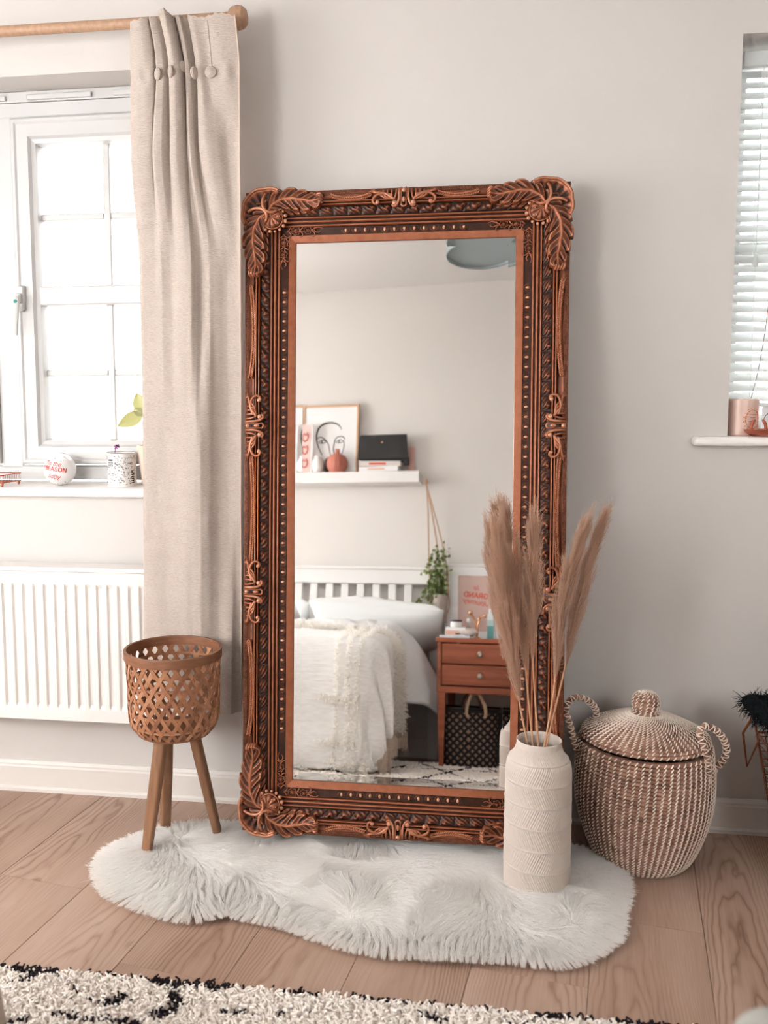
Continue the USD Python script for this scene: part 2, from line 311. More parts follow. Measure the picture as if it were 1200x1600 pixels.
obj('brickwork', bx(-5, 2, 0, .2, -.2, 1.82), mat('far_brick', {'tc': ('texture_coordinate', {}), 'mp': ('mapping', dict(rotation=(PI/2, 0, 0))), 'b': ('brick_texture', dict(color1=c8(176, 108, 90), color2=c8(158, 92, 76), mortar=c8(190, 170, 160), scale=4.5)), 'p': ('principled_bsdf', dict(roughness=.9))},
    [('tc.object', 'mp.vector'), ('mp.vector', 'b.vector'), ('b.color', 'p.base_color')]), bk, smooth=False)
# ------------------------------------------------------------------ the leaning mirror (local x right, y up along the glass, z out of the glass)
GW, GH, TILT = .5923, 1.4848, .134187
FWD = .137                                                   # width of the frame moulding
GILT = mat('antique_copper_gilt', {  # per-vertex tone: dark brown in recesses, pale copper on raised edges
    'a': ('attribute', dict(attribute='relief_tone')), 'tc': ('texture_coordinate', {}), 'n': ('noise_texture', dict(scale=55., detail=4.)), 'n2': ('noise_texture', dict(scale=420., detail=2.)),
    's': ('math', dict(math_type='multiply_add', value2=.30, value3=-.15)), 's2': ('math', dict(math_type='add')), 's3': ('math', dict(math_type='multiply_add', value2=.16, value3=-.08)), 's4': ('math', dict(math_type='add')),
    'r': ('rgb_ramp', dict(ramp=[(0., c8(30, 17, 12)), (.25, c8(74, 39, 23)), (.5, c8(134, 74, 46)), (.75, c8(168, 103, 72)), (1., c8(214, 160, 130))])),
    'b': ('bump', dict(distance=.0004, strength=.4)), 'p': ('principled_bsdf', dict(metallic=.35, roughness=.40, specular_ior_level=.5))},
    [('tc.object', 'n.vector'), ('tc.object', 'n2.vector'), ('n.fac', 's.value1'), ('a.fac', 's2.value1'), ('s.value', 's2.value2'), ('n2.fac', 's3.value1'), ('s3.value', 's4.value1'), ('s2.value', 's4.value2'),
     ('s4.value', 'r.fac'), ('r.color', 'p.base_color'), ('n2.fac', 'b.height'), ('b.normal', 'p.normal')])
MIRROR = mat('silvered_glass', {'p': ('principled_bsdf', dict(metallic=1., base_color=(.93, .925, .915), roughness=.0))})
mx = UsdGeom.Xform.Define(stage, numbered('/World', 'mirror'))
ct, st_ = math.cos(TILT), math.sin(TILT)
A_, B_, N_ = np.array([1, .00236, 0]), np.array([0, st_, ct]), np.array([0, -ct, st_])
ORG = np.array([-.45183, -.28345, .20114])
mx.AddTransformOp().Set(Gf.Matrix4d(*A_, 0, *B_, 0, *N_, 0, *ORG, 1))
mirror = mx.GetPrim()
setdata(mirror, 'tall leaning mirror in an ornate carved copper-gilt frame on the white fur rug', 'mirror')
def taper(v):
    v = np.array(v, float); k = v[:, 1]/GH
    v[:, 0] = .2985 - .0043*k + (v[:, 0]-GW/2)*(.985+.0307*k); return v
def fobj(name, mesh, relief_tone, parent=None, label=None, kind=None, smooth=True):
    mesh = trimesh.Trimesh(taper(mesh.vertices), mesh.faces, process=False)
    w = np.broadcast_to(np.asarray(relief_tone, float), (len(mesh.vertices),))
    return obj(name, mesh, GILT, parent if parent is not None else mirror, smooth=smooth, label=label, kind=kind, attr={'relief_tone': w})
def cw(items):
    """join (mesh, wear) pairs"""
    ms = [m for m, _ in items]; w = np.concatenate([np.broadcast_to(np.asarray(x, float), (len(m.vertices),)) for m, x in items])
    return trimesh.util.concatenate(ms), w
# glass with a bevelled border
b, dz = .0195, .00036
V = [(0, 0, dz), (GW, 0, dz), (GW, GH, dz), (0, GH, dz), (b, b, 0), (GW-b, b, 0), (GW-b, GH-b, 0), (b, GH-b, 0)]
Fq = [(4, 5, 6, 7), (0, 1, 5, 4), (1, 2, 6, 5), (2, 3, 7, 6), (3, 0, 4, 7)]
V = [(x + (-.003 if x == 0 else .003 if x == GW else 0), y + (-.003 if y == 0 else .003 if y == GH else 0), z) for x, y, z in V]
gm = trimesh.Trimesh(np.array(V), np.array([t for q in Fq for t in (q[:3], (q[0], q[2], q[3]))]), process=False)
gm = trimesh.Trimesh(taper(gm.vertices), gm.faces, process=False)
obj('mirror_glass', gm, MIRROR, mirror, smooth=False, label='bevelled silvered glass reflecting the bedroom')
obj('backing', trimesh.Trimesh(taper(bx(-.12, GW+.12, -.12, GH+.12, -.024, -.006).vertices), bx(-.12, GW+.12, -.12, GH+.12, -.024, -.006).faces, process=False), simple('dark_backing_board', c8(50, 30, 20), .8), mirror, smooth=False)
# the four mitred rails: frame profile (w outwards from the glass, height, wear)
def arc(w0, w1, h0, pk, n=6, wr=(.45, .8)):
    t = np.linspace(0, 1, n+1); s = np.sin(PI*t)
    return [(w0+(w1-w0)*a, h0+(pk-h0)*q**.7, wr[0]+(wr[1]-wr[0])*q**2) for a, q in zip(t, s)]
PROF = [[(0, -.006, .3), (0, .003, .35), (.0012, .0052, .55)], [(.0012, .0052, .62), (.006, .0062, .62), (.0195, .0088, .66), (.0203, .0085, .5), (.0205, .0052, .2)],
        [(.0205, .0050, .12), (.030, .0058, .14), (.0410, .0075, .12)], [(.0412, .0075, .2), (.0415, .0105, .35)],
        arc(.0415, .0500, .0105, .0158, 6, (.3, .72)), [(.0500, .0105, .05), (.0515, .0110, .05)], arc(.0515, .0605, .0135, .0190, 6, (.35, .74)), [(.0605, .0135, .05), (.0620, .0140, .05)], arc(.0620, .0690, .0165, .0220, 6, (.35, .72)),
        [(.0690, .0165, .08), (.0705, .0165, .08)]]
PROF2 = [[(.0930, .0240, .1), (.0945, .0290, .3)], arc(.0945, .1005, .0290, .0352, 6, (.35, .75)), [(.1005, .0300, .08), (.1015, .0310, .08)], arc(.1015, .1080, .0320, .0378, 6, (.35, .72)),
         [(.1080, .0330, .15), (.1095, .0290, .2), (.114, .0262, .35), (.120, .0262, .5), (.1245, .0290, .55)], [(.1245, .0290, .3), (.1255, .0312, .35), (.136, .0312, .35)], [(.136, .0312, .45), (.137, .0302, .4), (.137, -.0255, .15)]]
def rail_pts(side, w, s):
    """point on a rail: side 0 bottom, 1 right, 2 top, 3 left; s runs 0..1 along the rail between its mitres"""
    L = (GW if side % 2 == 0 else GH)
    a = -w + s*(L+2*w)
    return {0: (a, -w), 1: (GW+w, a), 2: (GW-a, GH+w), 3: (-w, GH-a)}[side]
def rail(side):
    items = []
    for seg in PROF+PROF2:
        P = np.array([[(*rail_pts(side, w, s), h) for s in (0, .25, .5, .75, 1)] for w, h, _ in seg])
        items.append((grid(P, flip=True), np.repeat([x[2] for x in seg], 5)))
    return cw(items)
rails = []
for side in range(4):
    m, w = rail(side); rails.append(fobj('rail', m, w))
# leaf-carved hollow between the reeds
def carve(side):
    L = (GW if side % 2 == 0 else GH) + 2*.082; n = int(L/.0022); q = np.linspace(0, 1, 15)
    s = np.linspace(0, 1, n+1); S, Q = np.meshgrid(s, q, indexing='ij'); ph = (S-.5)*L/.0395
    sl = ph + .42*Q + .10*np.sin(2*PI*ph)
    body = np.abs(np.sin(PI*sl))**.7 * np.sin(PI*np.clip(Q*.92+.06, 0, 1))**.6
    vein = .5+.5*np.sin(2*PI*(3*ph - 1.2*Q + .2*np.sin(2*PI*sl)))
    curl = np.exp(-(((sl % 1)-.5)**2/.012 + (Q-.68)**2/.03))
    f = body*(.62+.38*vein) + .5*curl
    W = .0705+.0225*Q; h = .0165+.0075*Q**1.5 + .0085*f
    P = np.zeros((*W.shape, 3))
    for i in range(n+1):
        for j in range(15): P[i, j, :2] = rail_pts(side, W[i, j], s[i])
    P[..., 2] = h
    return grid(P, flip=False), np.clip(.02+.50*f*(.4+.6*vein)+.2*curl, 0, .85).ravel()
for side in range(4):
    m, w = carve(side); fobj('leaf_carving', m, w, rails[side])
# beads with their egg-shaped surrounds
bead0 = ell(1, 1, 1, sub=2); n_bead = 0
def bead_run(side):
    L = GW if side % 2 == 0 else GH; k = int(round((L-.01)/.0266)); st = (L-.01)/k; arcs = []
    for i in range(k+1):
        d = .005+i*st
        if d < .118 or d > L-.118: continue                # the flower sprigs sit there
        s = (d+.031)/(L+.062); x, y = rail_pts(side, .0315, s)
        ang = [0, PI/2, PI, -PI/2][side]
        m = bead0.copy(); v = m.vertices; r = 1-.22*(v[:, 1] > 0)*v[:, 1]
        m.vertices = np.stack([v[:, 0]*.0041*r, v[:, 1]*.0056, v[:, 2]*.0046], 1)
        m = T(m, (x, y, .0072), (0, 0, ang)); fobj('bead', m, .80+.25*np.clip(v[:, 2], 0, 1))
        for R in (.0080, .0108):
            a = np.linspace(PI*-.05, PI*1.05, 12); ar = np.stack([R*np.cos(a), R*.98*np.sin(a)-.002, np.full(12, .0066)], 1)
            if R > .009: ar[:, 1] = np.minimum(ar[:, 1], .0088)
            arcs.append((T(tube(ar, .0010, 5), (x, y, 0), (0, 0, ang)), .36))
    m, w = cw(arcs); fobj('egg_surround', m, w, rails[side], kind='stuff')
for side in range(4): bead_run(side)
# twisted rope in the outer hollow, bowing between the ornaments
def rope(side):
    L = (GW if side % 2 == 0 else GH) + 2*.112
    stops = [.21, .5*L-.088, .5*L+.088, L-.21] if side % 2 == 0 else [.235, 1/3*L+.012-.088, 1/3*L+.012+.088, 2/3*L-.012-.088, 2/3*L-.012+.088, L-.235]
    items = []
    for a, b in zip(stops[::2], stops[1::2]):
        k = max(6, int((b-a)/.0056))
        for i in range(k):
            t = (i+.5)/k; d = a+(b-a)*t; w = .121 - .0105*math.sin(PI*t)**.8; slope = -.0105*math.cos(PI*t)*PI/(b-a)
            x, y = rail_pts(side, w, (d - .112 + w)/((GW if side % 2 == 0 else GH)+2*w))
            base = [0, PI/2, PI, -PI/2][side] - math.atan(slope)
            for sg in (-1, 1):
                e = trimesh.creation.icosphere(1, 1.0); v = e.vertices
                e.vertices = v*[.0062, .0026, .0042]
                e = T(e, (0, 0, 0), (0, 0, sg*.62)); e = T(e, (0, sg*.0032, .0335 if sg > 0 else .0335)); e = T(e, (x, y, 0), (0, 0, base))
                items.append((e, .46+.36*np.clip(v[:, 2], 0, 1)))
    m, w = cw(items); fobj('rope_moulding', m, w, rails[side], kind='stuff')
for side in range(4): rope(side)
# punched texture on the outer border
def border(side):
    L = (GW if side % 2 == 0 else GH) + 2*.131; n = int(L/.0045); items = []; r_ = np.random.default_rng(side)
    for i in range(n):
        for k in range(2):
            x, y = rail_pts(side, .1285+.0045*k+r_.normal()*.0006, (i+.5+.5*k)/n)
            e = ell(.0016+.0008*r_.random(), .0013, .0012, sub=0); items.append((T(e, (x, y, .0313), (0, 0, r_.random()*3)), .2+.4*r_.random()))
    m, w = cw(items); fobj('punched_border', m, w, rails[side], kind='stuff')
for side in range(4): border(side)

# ---- carved ornaments
def leaf(axis, width, lobes, h0, h1, relief=.012, nu=110, nv=29, phase=0., curl=0.):
    """carved acanthus leaf: axis (2-d points), width(s) half width; veins, lobed rim, raised midrib"""
    ax = spline(np.array(axis, float), nu); t = np.gradient(ax, axis=0); t /= np.linalg.norm(t, axis=1, keepdims=True); nrm = np.stack([-t[:, 1], t[:, 0]], 1)
    s = np.linspace(0, 1, nu)[:, None]; q = np.linspace(-1, 1, nv)[None]; aq = np.abs(q)
    ph = lobes*(s - .16*aq) + phase + .5*(q > 0)
    rib = np.abs(np.sin(PI*ph)); edge = 1 - .42*(1-rib)**2*aq**2
    wd = np.array([width(x) for x in s[:, 0]])[:, None]
    P = np.zeros((nu, nv, 3)); P[..., :2] = ax[:, None] + nrm[:, None]*(q*wd*edge)[..., None] + t[:, None]*(.35*wd*aq*aq*rib)[..., None]
    vein = np.abs(np.sin(2*PI*ph))
    fr_ = (2*ph) % 1; vl = np.exp(-((fr_-.5)/.16)**2); hh = h0 + (h1-h0)*s + curl*np.clip((s-.75)/.25, 0, 1)**2 + relief*(np.sqrt(np.clip(1-aq**2.6, 0, 1))*.75) + .0034*np.exp(-(q/.11)**2) + .0040*(rib-.5)*np.clip(aq*2, 0, 1) + .0022*(vl-.4)*np.clip(aq*2, 0, 1) + .0030*np.exp(-((aq-.9)/.09)**2)
    hh = np.where(aq >= .999, h0-.008, hh)
    P[..., 2] = hh
    fr_ = (2*ph) % 1; vl = np.exp(-((fr_-.5)/.12)**2)*np.clip((aq-.08)*8, 0, 1)*(1-np.clip((aq-.86)*9, 0, 1)); relief_tone = .10 + .20*rib + .60*np.exp(-(q/.12)**2) + .50*vl + .62*np.exp(-((aq-.89)/.085)**2)*(.35+.65*rib)
    return grid(P), np.clip(relief_tone, .03, .95).ravel()
def polar(cx, cy, R, th, nr, f):
    """fan patch: R(theta), angles th; f(r, k) -> height, wear"""
    r = np.linspace(0.02, 1, nr); P = np.zeros((nr, len(th), 3)); W = np.zeros((nr, len(th)))
    for j, a in enumerate(th):
        P[:, j, 0] = cx + R(a)*r*math.cos(a); P[:, j, 1] = cy + R(a)*r*math.sin(a)
        h, w = f(r, a); P[:, j, 2] = h; W[:, j] = w
    return grid(P), W.ravel()
def stroke(pts, r, h, relief_tone=.75, n=26, ns=7, taper_=(1, 1)):
    p = spline(np.array([(*q, 0) for q in pts], float), n); hh = np.interp(np.linspace(0, 1, n), np.linspace(0, 1, len(h)), h) if np.ndim(h) else np.full(n, h); p[:, 2] = hh
    t = np.linspace(0, 1, n); m = tube(p, r*(taper_[0]+(taper_[1]-taper_[0])*t), ns)
    top = (m.vertices[:, 2]-m.vertices[:, 2].min())/(np.ptp(m.vertices[:, 2])+1e-9)
    return m, relief_tone-.35+.4*top
def ball(x, y, h, r, relief_tone=.9): return ell(r, r, r*.85, (x, y, h), 2), relief_tone
def corner():
    """corner ornament: origin at the frame's outer corner, x and y run inwards along the two rails; z height above the glass"""
    g = {}
    # hollow fluted fan at the very corner
    c0 = .070; th = np.linspace(math.radians(160), math.radians(290), 61)
    Rf = lambda a: 0.081*(1-.10*abs(math.sin((a-math.radians(225))*1.2)))*(1+.035*abs(math.sin(5.5*(a-math.radians(160)))))
    def ff(r, a):
        fl = abs(math.sin(11*(a-math.radians(160))))
        return 0.027+.020*r**2+.0075*fl*r*(1-r**4)+.006*np.exp(-((r-.93)/.05)**2), np.clip(.0+.42*fl**2*r+.75*np.exp(-((r-.93)/.06)**2), 0, .85)
    f1 = polar(c0, c0, Rf, th, 16, ff)
    rim = [stroke([(c0+Rf(a)*math.cos(a)*.97, c0+Rf(a)*math.sin(a)*.97) for a in th[::2]], .0042, .054, .78, 90, 8)]
    skirt = polar(c0, c0, lambda a: Rf(a)*1.0, th, 3, lambda r, a: (.03-.0*r, .1+0*r))
    g['corner_shell'] = [f1]+rim
    # the two acanthus leaves
    wl = lambda s: .0275*(.45+.75*math.sin(PI*min(1, s*.80+.16))**.8)*(1 if s < .93 else 1-.5*(s-.93)/.07)
    l1 = leaf([(.066, .056), (.082, .036), (.115, .0235), (.155, .027), (.207, .031)], wl, 5.0, .036, .034, .013, curl=.012)
    u1 = leaf([(.075, .060), (.105, .046), (.150, .044), (.190, .047)], lambda s: .022*math.sin(PI*min(1, s*.8+.15))**.7, 6, .024, .023, .010, phase=.3)
    tip = [stroke([(.197, .017+.006*k), (.207, .0145+.007*k), (.214, .020+.006*k)], .0034, (.042, .050, .042), .8, 12, 7) for k in range(4)]
    swap = lambda it: (trimesh.Trimesh(it[0].vertices[:, [1, 0, 2]], it[0].faces[:, ::-1], process=False), it[1])
    def longer(it):                                          # the leaf along the tall side is a little longer
        v = it[0].vertices.copy(); v[:, 1] = np.where(v[:, 1] > .07, .07+(v[:, 1]-.07)*1.17, v[:, 1]); return trimesh.Trimesh(v, it[0].faces, process=False), it[1]
    g['acanthus_leaf'] = [u1, l1]+tip
    g['acanthus_leaf_tall'] = [longer(swap(x)) for x in [u1, l1]+tip]
    # scrolls where they meet
    g['scroll'] = [stroke([(.060, .010), (.052, .035), (.060, .058), (.075, .064), (.088, .058)], .0042, (.050, .056, .058, .056, .050), .82), stroke([(.010, .060), (.035, .052), (.058, .060), (.064, .075), (.058, .088)], .0042, (.050, .056, .058, .056, .050), .82)]
    # ribbed cockle shell with a beaded rim
    mc, R0 = .086, .0345; d45 = PI/4
    def fm(r, a):
        k = abs(math.cos(5.5*(a-d45)))**.8
        return .034+.017*np.sqrt(np.clip(1-r**2.4, 0, 1))+.0042*k*np.clip(r*1.5, 0, 1)*(1-r**6), np.clip(.12+.55*k*(1-r**8)+0*r, 0, .8)
    ths = np.linspace(0, 2*PI, 73)
    g['cockle_shell'] = [polar(mc-.012, mc-.012, lambda a: .030*(1+.18*math.cos(a-d45)), ths, 16, fm)]
    for a in np.radians(np.linspace(-62, 152, 10)):
        big = .0072 if abs(a-d45) < .2 else .0040+.0016*(math.sin(9*a)**2)
        g['cockle_shell'].append(ball(mc-.008+R0*math.cos(a), mc-.008+R0*math.sin(a), .037, big))
    g['cockle_shell'].append(stroke([(mc-.008+.0275*math.cos(a), mc-.008+.0275*math.sin(a)) for a in np.radians(np.linspace(-70, 160, 18))], .0022, .041, .7, 40, 6))
    for k in range(4): g['cockle_shell'].append(ball(mc+(.006+.006*(k % 2))*1.0-.004*(k > 1), mc+(-.012+.024*(k > 1))*.8-.002, .052, .0022))
    # flower sprig on the bead band
    def flower(x, y, R):
        th = np.linspace(0, 2*PI, 49)
        f = polar(x, y, lambda a: R*(1+.13*math.cos(7*a)), th, 9, lambda r, a: (.0105+.0035*np.exp(-((r-.92)/.1)**2)+.002*np.exp(-((r-.35)/.1)**2)-.0015*abs(math.cos(3.5*a))*(r > .4)*(r < .85), np.clip(.12+.65*np.exp(-((r-.92)/.12)**2)+.4*np.exp(-((r-.35)/.12)**2), 0, .8)))
        return [f, ball(x, y, .0125, R*.2, .7)]
    def sprig():
        y = FWD-.033; out = []
        out += flower(.137, y, .0128)+flower(.170, y-.001, .0112)
        for sx, sy in ((.119, -1), (.119, 1), (.152, -1), (.152, 1), (.186, -1), (.186, 1)):
            out.append(stroke([(sx-.006, y+sy*.001), (sx+.002, y+sy*.006), (sx+.004, y+sy*.013), (sx-.003, y+sy*.0165)], .0020, (.010, .0125, .012, .010), .66, 14, 6, (1, .6)))
        out += [stroke([(.188, y), (.198, y+.006), (.206, y+.002)], .0021, .012, .66, 12, 6, (1, .5)), stroke([(.188, y-.003), (.200, y-.008), (.211, y-.004)], .0021, .012, .66, 12, 6, (1, .5)), stroke([(.112, y), (.15, y+.002), (.19, y-.001)], .0016, .0095, .5, 16, 5)]
        return out
    sp = sprig(); g['flower_sprig'] = sp; g['flower_sprig_tall'] = [swap(x) for x in sp]
    return g
CG = {k: cw(v) for k, v in corner().items()}
for cx, cy, sx, sy in ((-FWD, GH+FWD, 1, -1), (GW+FWD, GH+FWD, -1, -1), (-FWD, -FWD, 1, 1), (GW+FWD, -FWD, -1, 1)):
    for k, (m, w) in CG.items():
        v = m.vertices*[sx, sy, 1] + [cx, cy, 0]; f = m.faces if sx*sy > 0 else m.faces[:, ::-1]
        fobj(k.replace('_tall', ''), trimesh.Trimesh(v, f, process=False), w)
def plume():
    """cartouche in the middle of a rail: x along the rail, y from the outer edge inwards"""
    o = []
    for sg in (-1, 1):
        S = lambda pts, *a, **k: o.append(stroke([(sg*x, y) for x, y in pts], *a, **k))
        S([(.084, .011), (.070, .016), (.050, .020), (.034, .030), (.026, .036)], .0042, (.040, .042, .044, .046, .044), .8, taper_=(.8, 1))
        for k in range(5):
            x0, x1 = .027+.002*k, .020+.0115*k
            S([(x0, .038-.001*k), (.018+.010*k+.004, .026-.001*k), (x1, .007+.001*k)], .0030, (.044, .046, .038), .72, 16, 7, taper_=(.8, 1.1))
        S([(.030, .026), (.052, .020), (.074, .024), (.083, .036), (.078, .046), (.070, .046)], .0036, (.046, .044, .044, .044, .044, .044), .8, 30)
        o.append(ball(sg*.0705, .043, .044, .0056))
        S([(.011, .006), (.012, .028), (.016, .046), (.024, .055), (.031, .050)], .0036, (.042, .048, .048, .046, .044), .8, 30)
        o.append(ball(sg*.0245, .046, .046, .0066))
        S([(.006, .004), (.0065, .025), (.006, .052)], .0020, .047, .6)
        m = trimesh.creation.cone(.008, .018, sections=4); m = T(m, (0, 0, 0), (0, PI/2, 0)); m.vertices *= [1, 1, .4]; m.vertices += [.078, .011, .040]; m.vertices *= [sg, 1, 1]; o.append((m, .72))
    th = np.linspace(0, 2*PI, 33)
    o.append(polar(0, .030, lambda a: 1/math.hypot(math.cos(a)/.046, math.sin(a)/.026), th, 6, lambda r, a: (.040-.016*r**2, .12+0*r)))
    o.append(ball(0, .012, .046, .0058)); e = ell(.0046, .0080, .0046, (0, .038, .048), 2); o.append((e, .85))
    o.append(stroke([(-.008, .050), (0, .056), (.008, .050)], .0026, .046, .75, 12))
    return cw(o)
PM, PWR = plume()
for side, ss in ((0, (.5,)), (2, (.5,)), (1, (1/3, 2/3)), (3, (1/3, 2/3))):
    for s in ss:
        L = GW if side % 2 == 0 else GH
        s2 = .5+(s-.5)*(1.0 if s == .5 else .92)
        x, y = rail_pts(side, FWD, (s2*L+FWD)/(L+2*FWD)); a = [0, PI/2, PI, -PI/2][side]
        fobj('plume_ornament', T(PM, (x, y, 0), (0, 0, a)), PWR)
# ------------------------------------------------------------------ curtain and pole
CURT = mat('oatmeal_curtain_weave', {
    'tc': ('texture_coordinate', {}), 'm': ('mapping', dict(scale=(110, 110, 620))), 'n': ('noise_texture', dict(scale=1., detail=2.)), 'm2': ('mapping', dict(scale=(9, 9, 30))), 'n2': ('noise_texture', dict(scale=1., detail=2.)),
    's': ('math', dict(math_type='multiply_add', value2=.8)), 'h': ('math', dict(math_type='multiply', value2=.2)),
    'r': ('rgb_ramp', dict(ramp=[(.3, c8(182, 169, 159)), (.5, c8(199, 187, 177)), (.75, c8(212, 201, 192))])), 'b': ('bump', dict(distance=.0022, strength=.8)),
    'd': ('principled_bsdf', dict(roughness=.9, specular_ior_level=.15, sheen_weight=.15)), 't': ('translucent_bsdf', dict(color=c8(226, 196, 178))), 'x': ('mix_closure', dict(fac=.18))},
    [('tc.object', 'm.vector'), ('m.vector', 'n.vector'), ('tc.object', 'm2.vector'), ('m2.vector', 'n2.vector'), ('n2.fac', 'h.value1'), ('n.fac', 's.value1'), ('h.value', 's.value3'), ('s.value', 'r.fac'),
     ('r.color', 'd.base_color'), ('n.fac', 'b.height'), ('b.normal', 'd.normal'), ('d.BSDF', 'x.closure1'), ('t.BSDF', 'x.closure2')], surface='x.closure')
LINING = simple('cream_curtain_lining', c8(214, 190, 176), .9, bump=(500, .0004))
PALEWOOD = simple('pale_oak_pole', c8(176, 140, 112), .5, noise=((90, 8, 90), .18))
pole = thing('curtain_pole', 'pale wooden curtain pole with ball finial above the left window', 'curtain pole', (0, -.105, 2.272))
ax = tube([(x, 0, .008-.0045*(x+.62)) for x in np.linspace(-2.4, -.615, 6)], .0145, 20)
obj('rod', ax, PALEWOOD, pole)
obj('finial', T(lathe([(0, -.002), (.016, 0), (.017, .008), (.013, .012), (.022, .017), (.029, .026), (.0318, .040), (.029, .054), (.020, .064), (0, .069)], 32), (-.653, 0, .006), (0, PI/2, 0)), PALEWOOD, pole)
obj('bracket', cat_(T(lathe([(0, 0), (.026, 0), (.026, .008), (.012, .014), (.010, .085), (0, .085)], 20), (-.72, .105, -.002), (PI/2, 0, 0)), rbx(-.73, -.71, -.02, .02, -.022, -.010, .004)), PALEWOOD, pole)
obj('ring', T(trimesh.creation.torus(.0215, .003, 28, 8), (-.735, 0, -.004), (0, PI/2, .2)), simple('brass_ring', c8(150, 110, 80), .35, metal=.7), pole)
curt = thing('curtain', 'long oatmeal woven curtain with buttoned pinch pleats beside the mirror', 'curtain', (0, -.155, 0))
NZ, NT = 130, 260
from scipy.interpolate import PchipInterpolator
TOPS = [(10, 0), (30, -1.0), (50, -2.0), (120, -2.6), (190, -1.6), (200, 0), (205, -1.2), (225, -2.6), (270, -1.8), (310, -.5), (318, -3.2), (345, -5.2), (385, -5.7), (425, -4.4), (442, -1.5), (450, -1), (470, -3), (500, -3.2), (520, -1.0), (560, -.4), (575, -2.0), (620, -2.6), (730, -2.2), (850, -2.4), (1010, -2.0)]
PINCH = [(10, 0), (60, -.8), (100, -1.6), (180, -2.4), (250, -1.6), (268, 0), (275, -1.5), (300, -3.0), (350, -2.8), (395, -.6), (405, -2.5), (430, -4.2), (470, -4.6), (520, -3.4), (540, -.6), (548, -1.5), (570, -2.8), (595, -2.6), (625, -.6), (640, 0.2), (650, -1.4), (700, -2.4), (780, -1.5), (900, -2.5), (1050, -1.8)]
MID = [(15, 0), (50, -.6), (100, -1.2), (170, -1.4), (225, -1.0), (238, -.2), (245, -2.2), (280, -3.6), (340, -3.4), (395, -1.0), (405, -1.8), (430, -3.6), (480, -4.0), (540, -2.6), (555, -1.0), (570, -1.8), (600, -2.8), (635, -2.0), (650, -.5), (662, -.3), (690, -2.6), (760, -3.6), (850, -2.8), (950, -1.0), (1050, -1.6)]
def section(pts_, x0, x1):
    a = np.array(pts_, float); X = np.linspace(x0, x1, 25); return np.stack([X, PchipInterpolator(a[:, 0], a[:, 1])(X)], 1)
UPPER = section([(95, 0), (130, -1.0), (260, -1.6), (330, -2.6), (430, -2.4), (520, -3.6), (620, -4.0), (690, -1.6), (760, -2.8), (850, -2.0), (960, -.8), (1056, -1.4)], 95, 1056)
LOW = section([(120, 0), (165, -1.2), (300, -1.9), (450, -2.8), (590, -4.6), (690, -5.0), (780, -3.6), (850, -1.6), (950, -.8), (1056, -1.2)], 120, 1056)
HEM = section([(118, 0), (300, -1.8), (500, -2.4), (750, -3.4), (930, -4.6), (985, -4.2), (1020, -2.0), (1056, -1.0)], 118, 1056)
KZ = np.array([2.270, 2.122, 1.93, 1.60, 1.05, .345]); KS = np.stack([np.array(q, float) for q in (TOPS, PINCH, MID, UPPER, LOW, HEM)])
def curtain(off=0.):
    zz = np.r_[np.linspace(2.270, 1.95, 50, endpoint=False), np.linspace(1.95, .345, NZ-50)]; S_ = PchipInterpolator(KZ[::-1], KS[::-1], axis=0)(zz)       # (NZ, 25, 2)
    q = PchipInterpolator(np.arange(25), S_, axis=1)(np.linspace(0, 24, NT)); t = np.linspace(0, 1, NT)[None]; Z = zz[:, None]+0*t
    k = np.clip((2.12-Z)/.5, 0, 1)
    X = -.905+(q[..., 0]/6-3)*.001795 - (2.270-Z)*(.0215-.0085*(q[..., 0]-100)/956); Y = .012+q[..., 1]*.0100
    pin = np.exp(-((Z-2.122)/.018)**2); Y = Y+.004*pin*np.sin(q[..., 0]*.045)
    Y = Y+(.007*(meshkit.noise(np.stack([X*16, Z*3.2, 0*Z], -1), 3)-.5)+.004*(meshkit.noise(np.stack([X*40, Z*9, 0*Z], -1), 4)-.5))*k + .0016*(meshkit.noise(np.stack([X*60, Z*30, 0*Z], -1), 6)-.5)
    top = np.clip((Z-2.14)/.13, 0, 1); Z = Z+top*(.014*np.exp(-((q[..., 0]-380)/62)**2)-.004*np.sin(q[..., 0]*.02)+.002*np.sin(q[..., 0]*.1)) - .004*t
    return np.stack([X, Y+off, Z], -1)
P = curtain()
front = grid(P, flip=True)
obj('fabric', front, CURT, curt, smooth=True)
obj('lining', grid(curtain(.0035)[:, ::3]), LINING, curt, smooth=True, label='pale lining behind the curtain fabric')
hem = P[:, -1] + [0, -.001, 0]
obj('edge_seam', tube(np.array([hem[i] for i in range(0, NZ, 4)]), .0020, 6), LINING, curt)
obj('pleat_seam', tube(np.array([curtain()[i, 240]+[0, -.0008, 0] for i in range(2, 24, 2)]), .0009, 5), simple('dark_seam_thread', c8(150, 132, 122), .9), curt)  # pleat seam in a thread darker than the weave
def on_curtain(px_x, z):                                    # nearest point of the fabric at a height
    i = np.argmin(np.abs(P[:, 130, 2]-z)); j = np.argmin(np.abs(P[i, :, 0]-px_x) + .2*(P[i, :, 1]-P[i, :, 1].min())); return P[i, j]
for bx_, bz, tilt in ((-.826, 2.120, -.9), (-.786, 2.120, -1.1), (-.750, 2.138, 1.0), (-.716, 2.119, 1.2), (-.6755, 2.119, .12)):
    p = on_curtain(bx_, bz); m = lathe([(0, -.004), (.0155, -.004), (.0165, .000), (.014, .004), (.006, .0065), (0, .007)], 24)
    obj('button', T(m, (p[0]-.004*math.sin(tilt), p[1]-.004, bz), (PI/2, 0, tilt)), CURT, curt, label='fabric covered button')

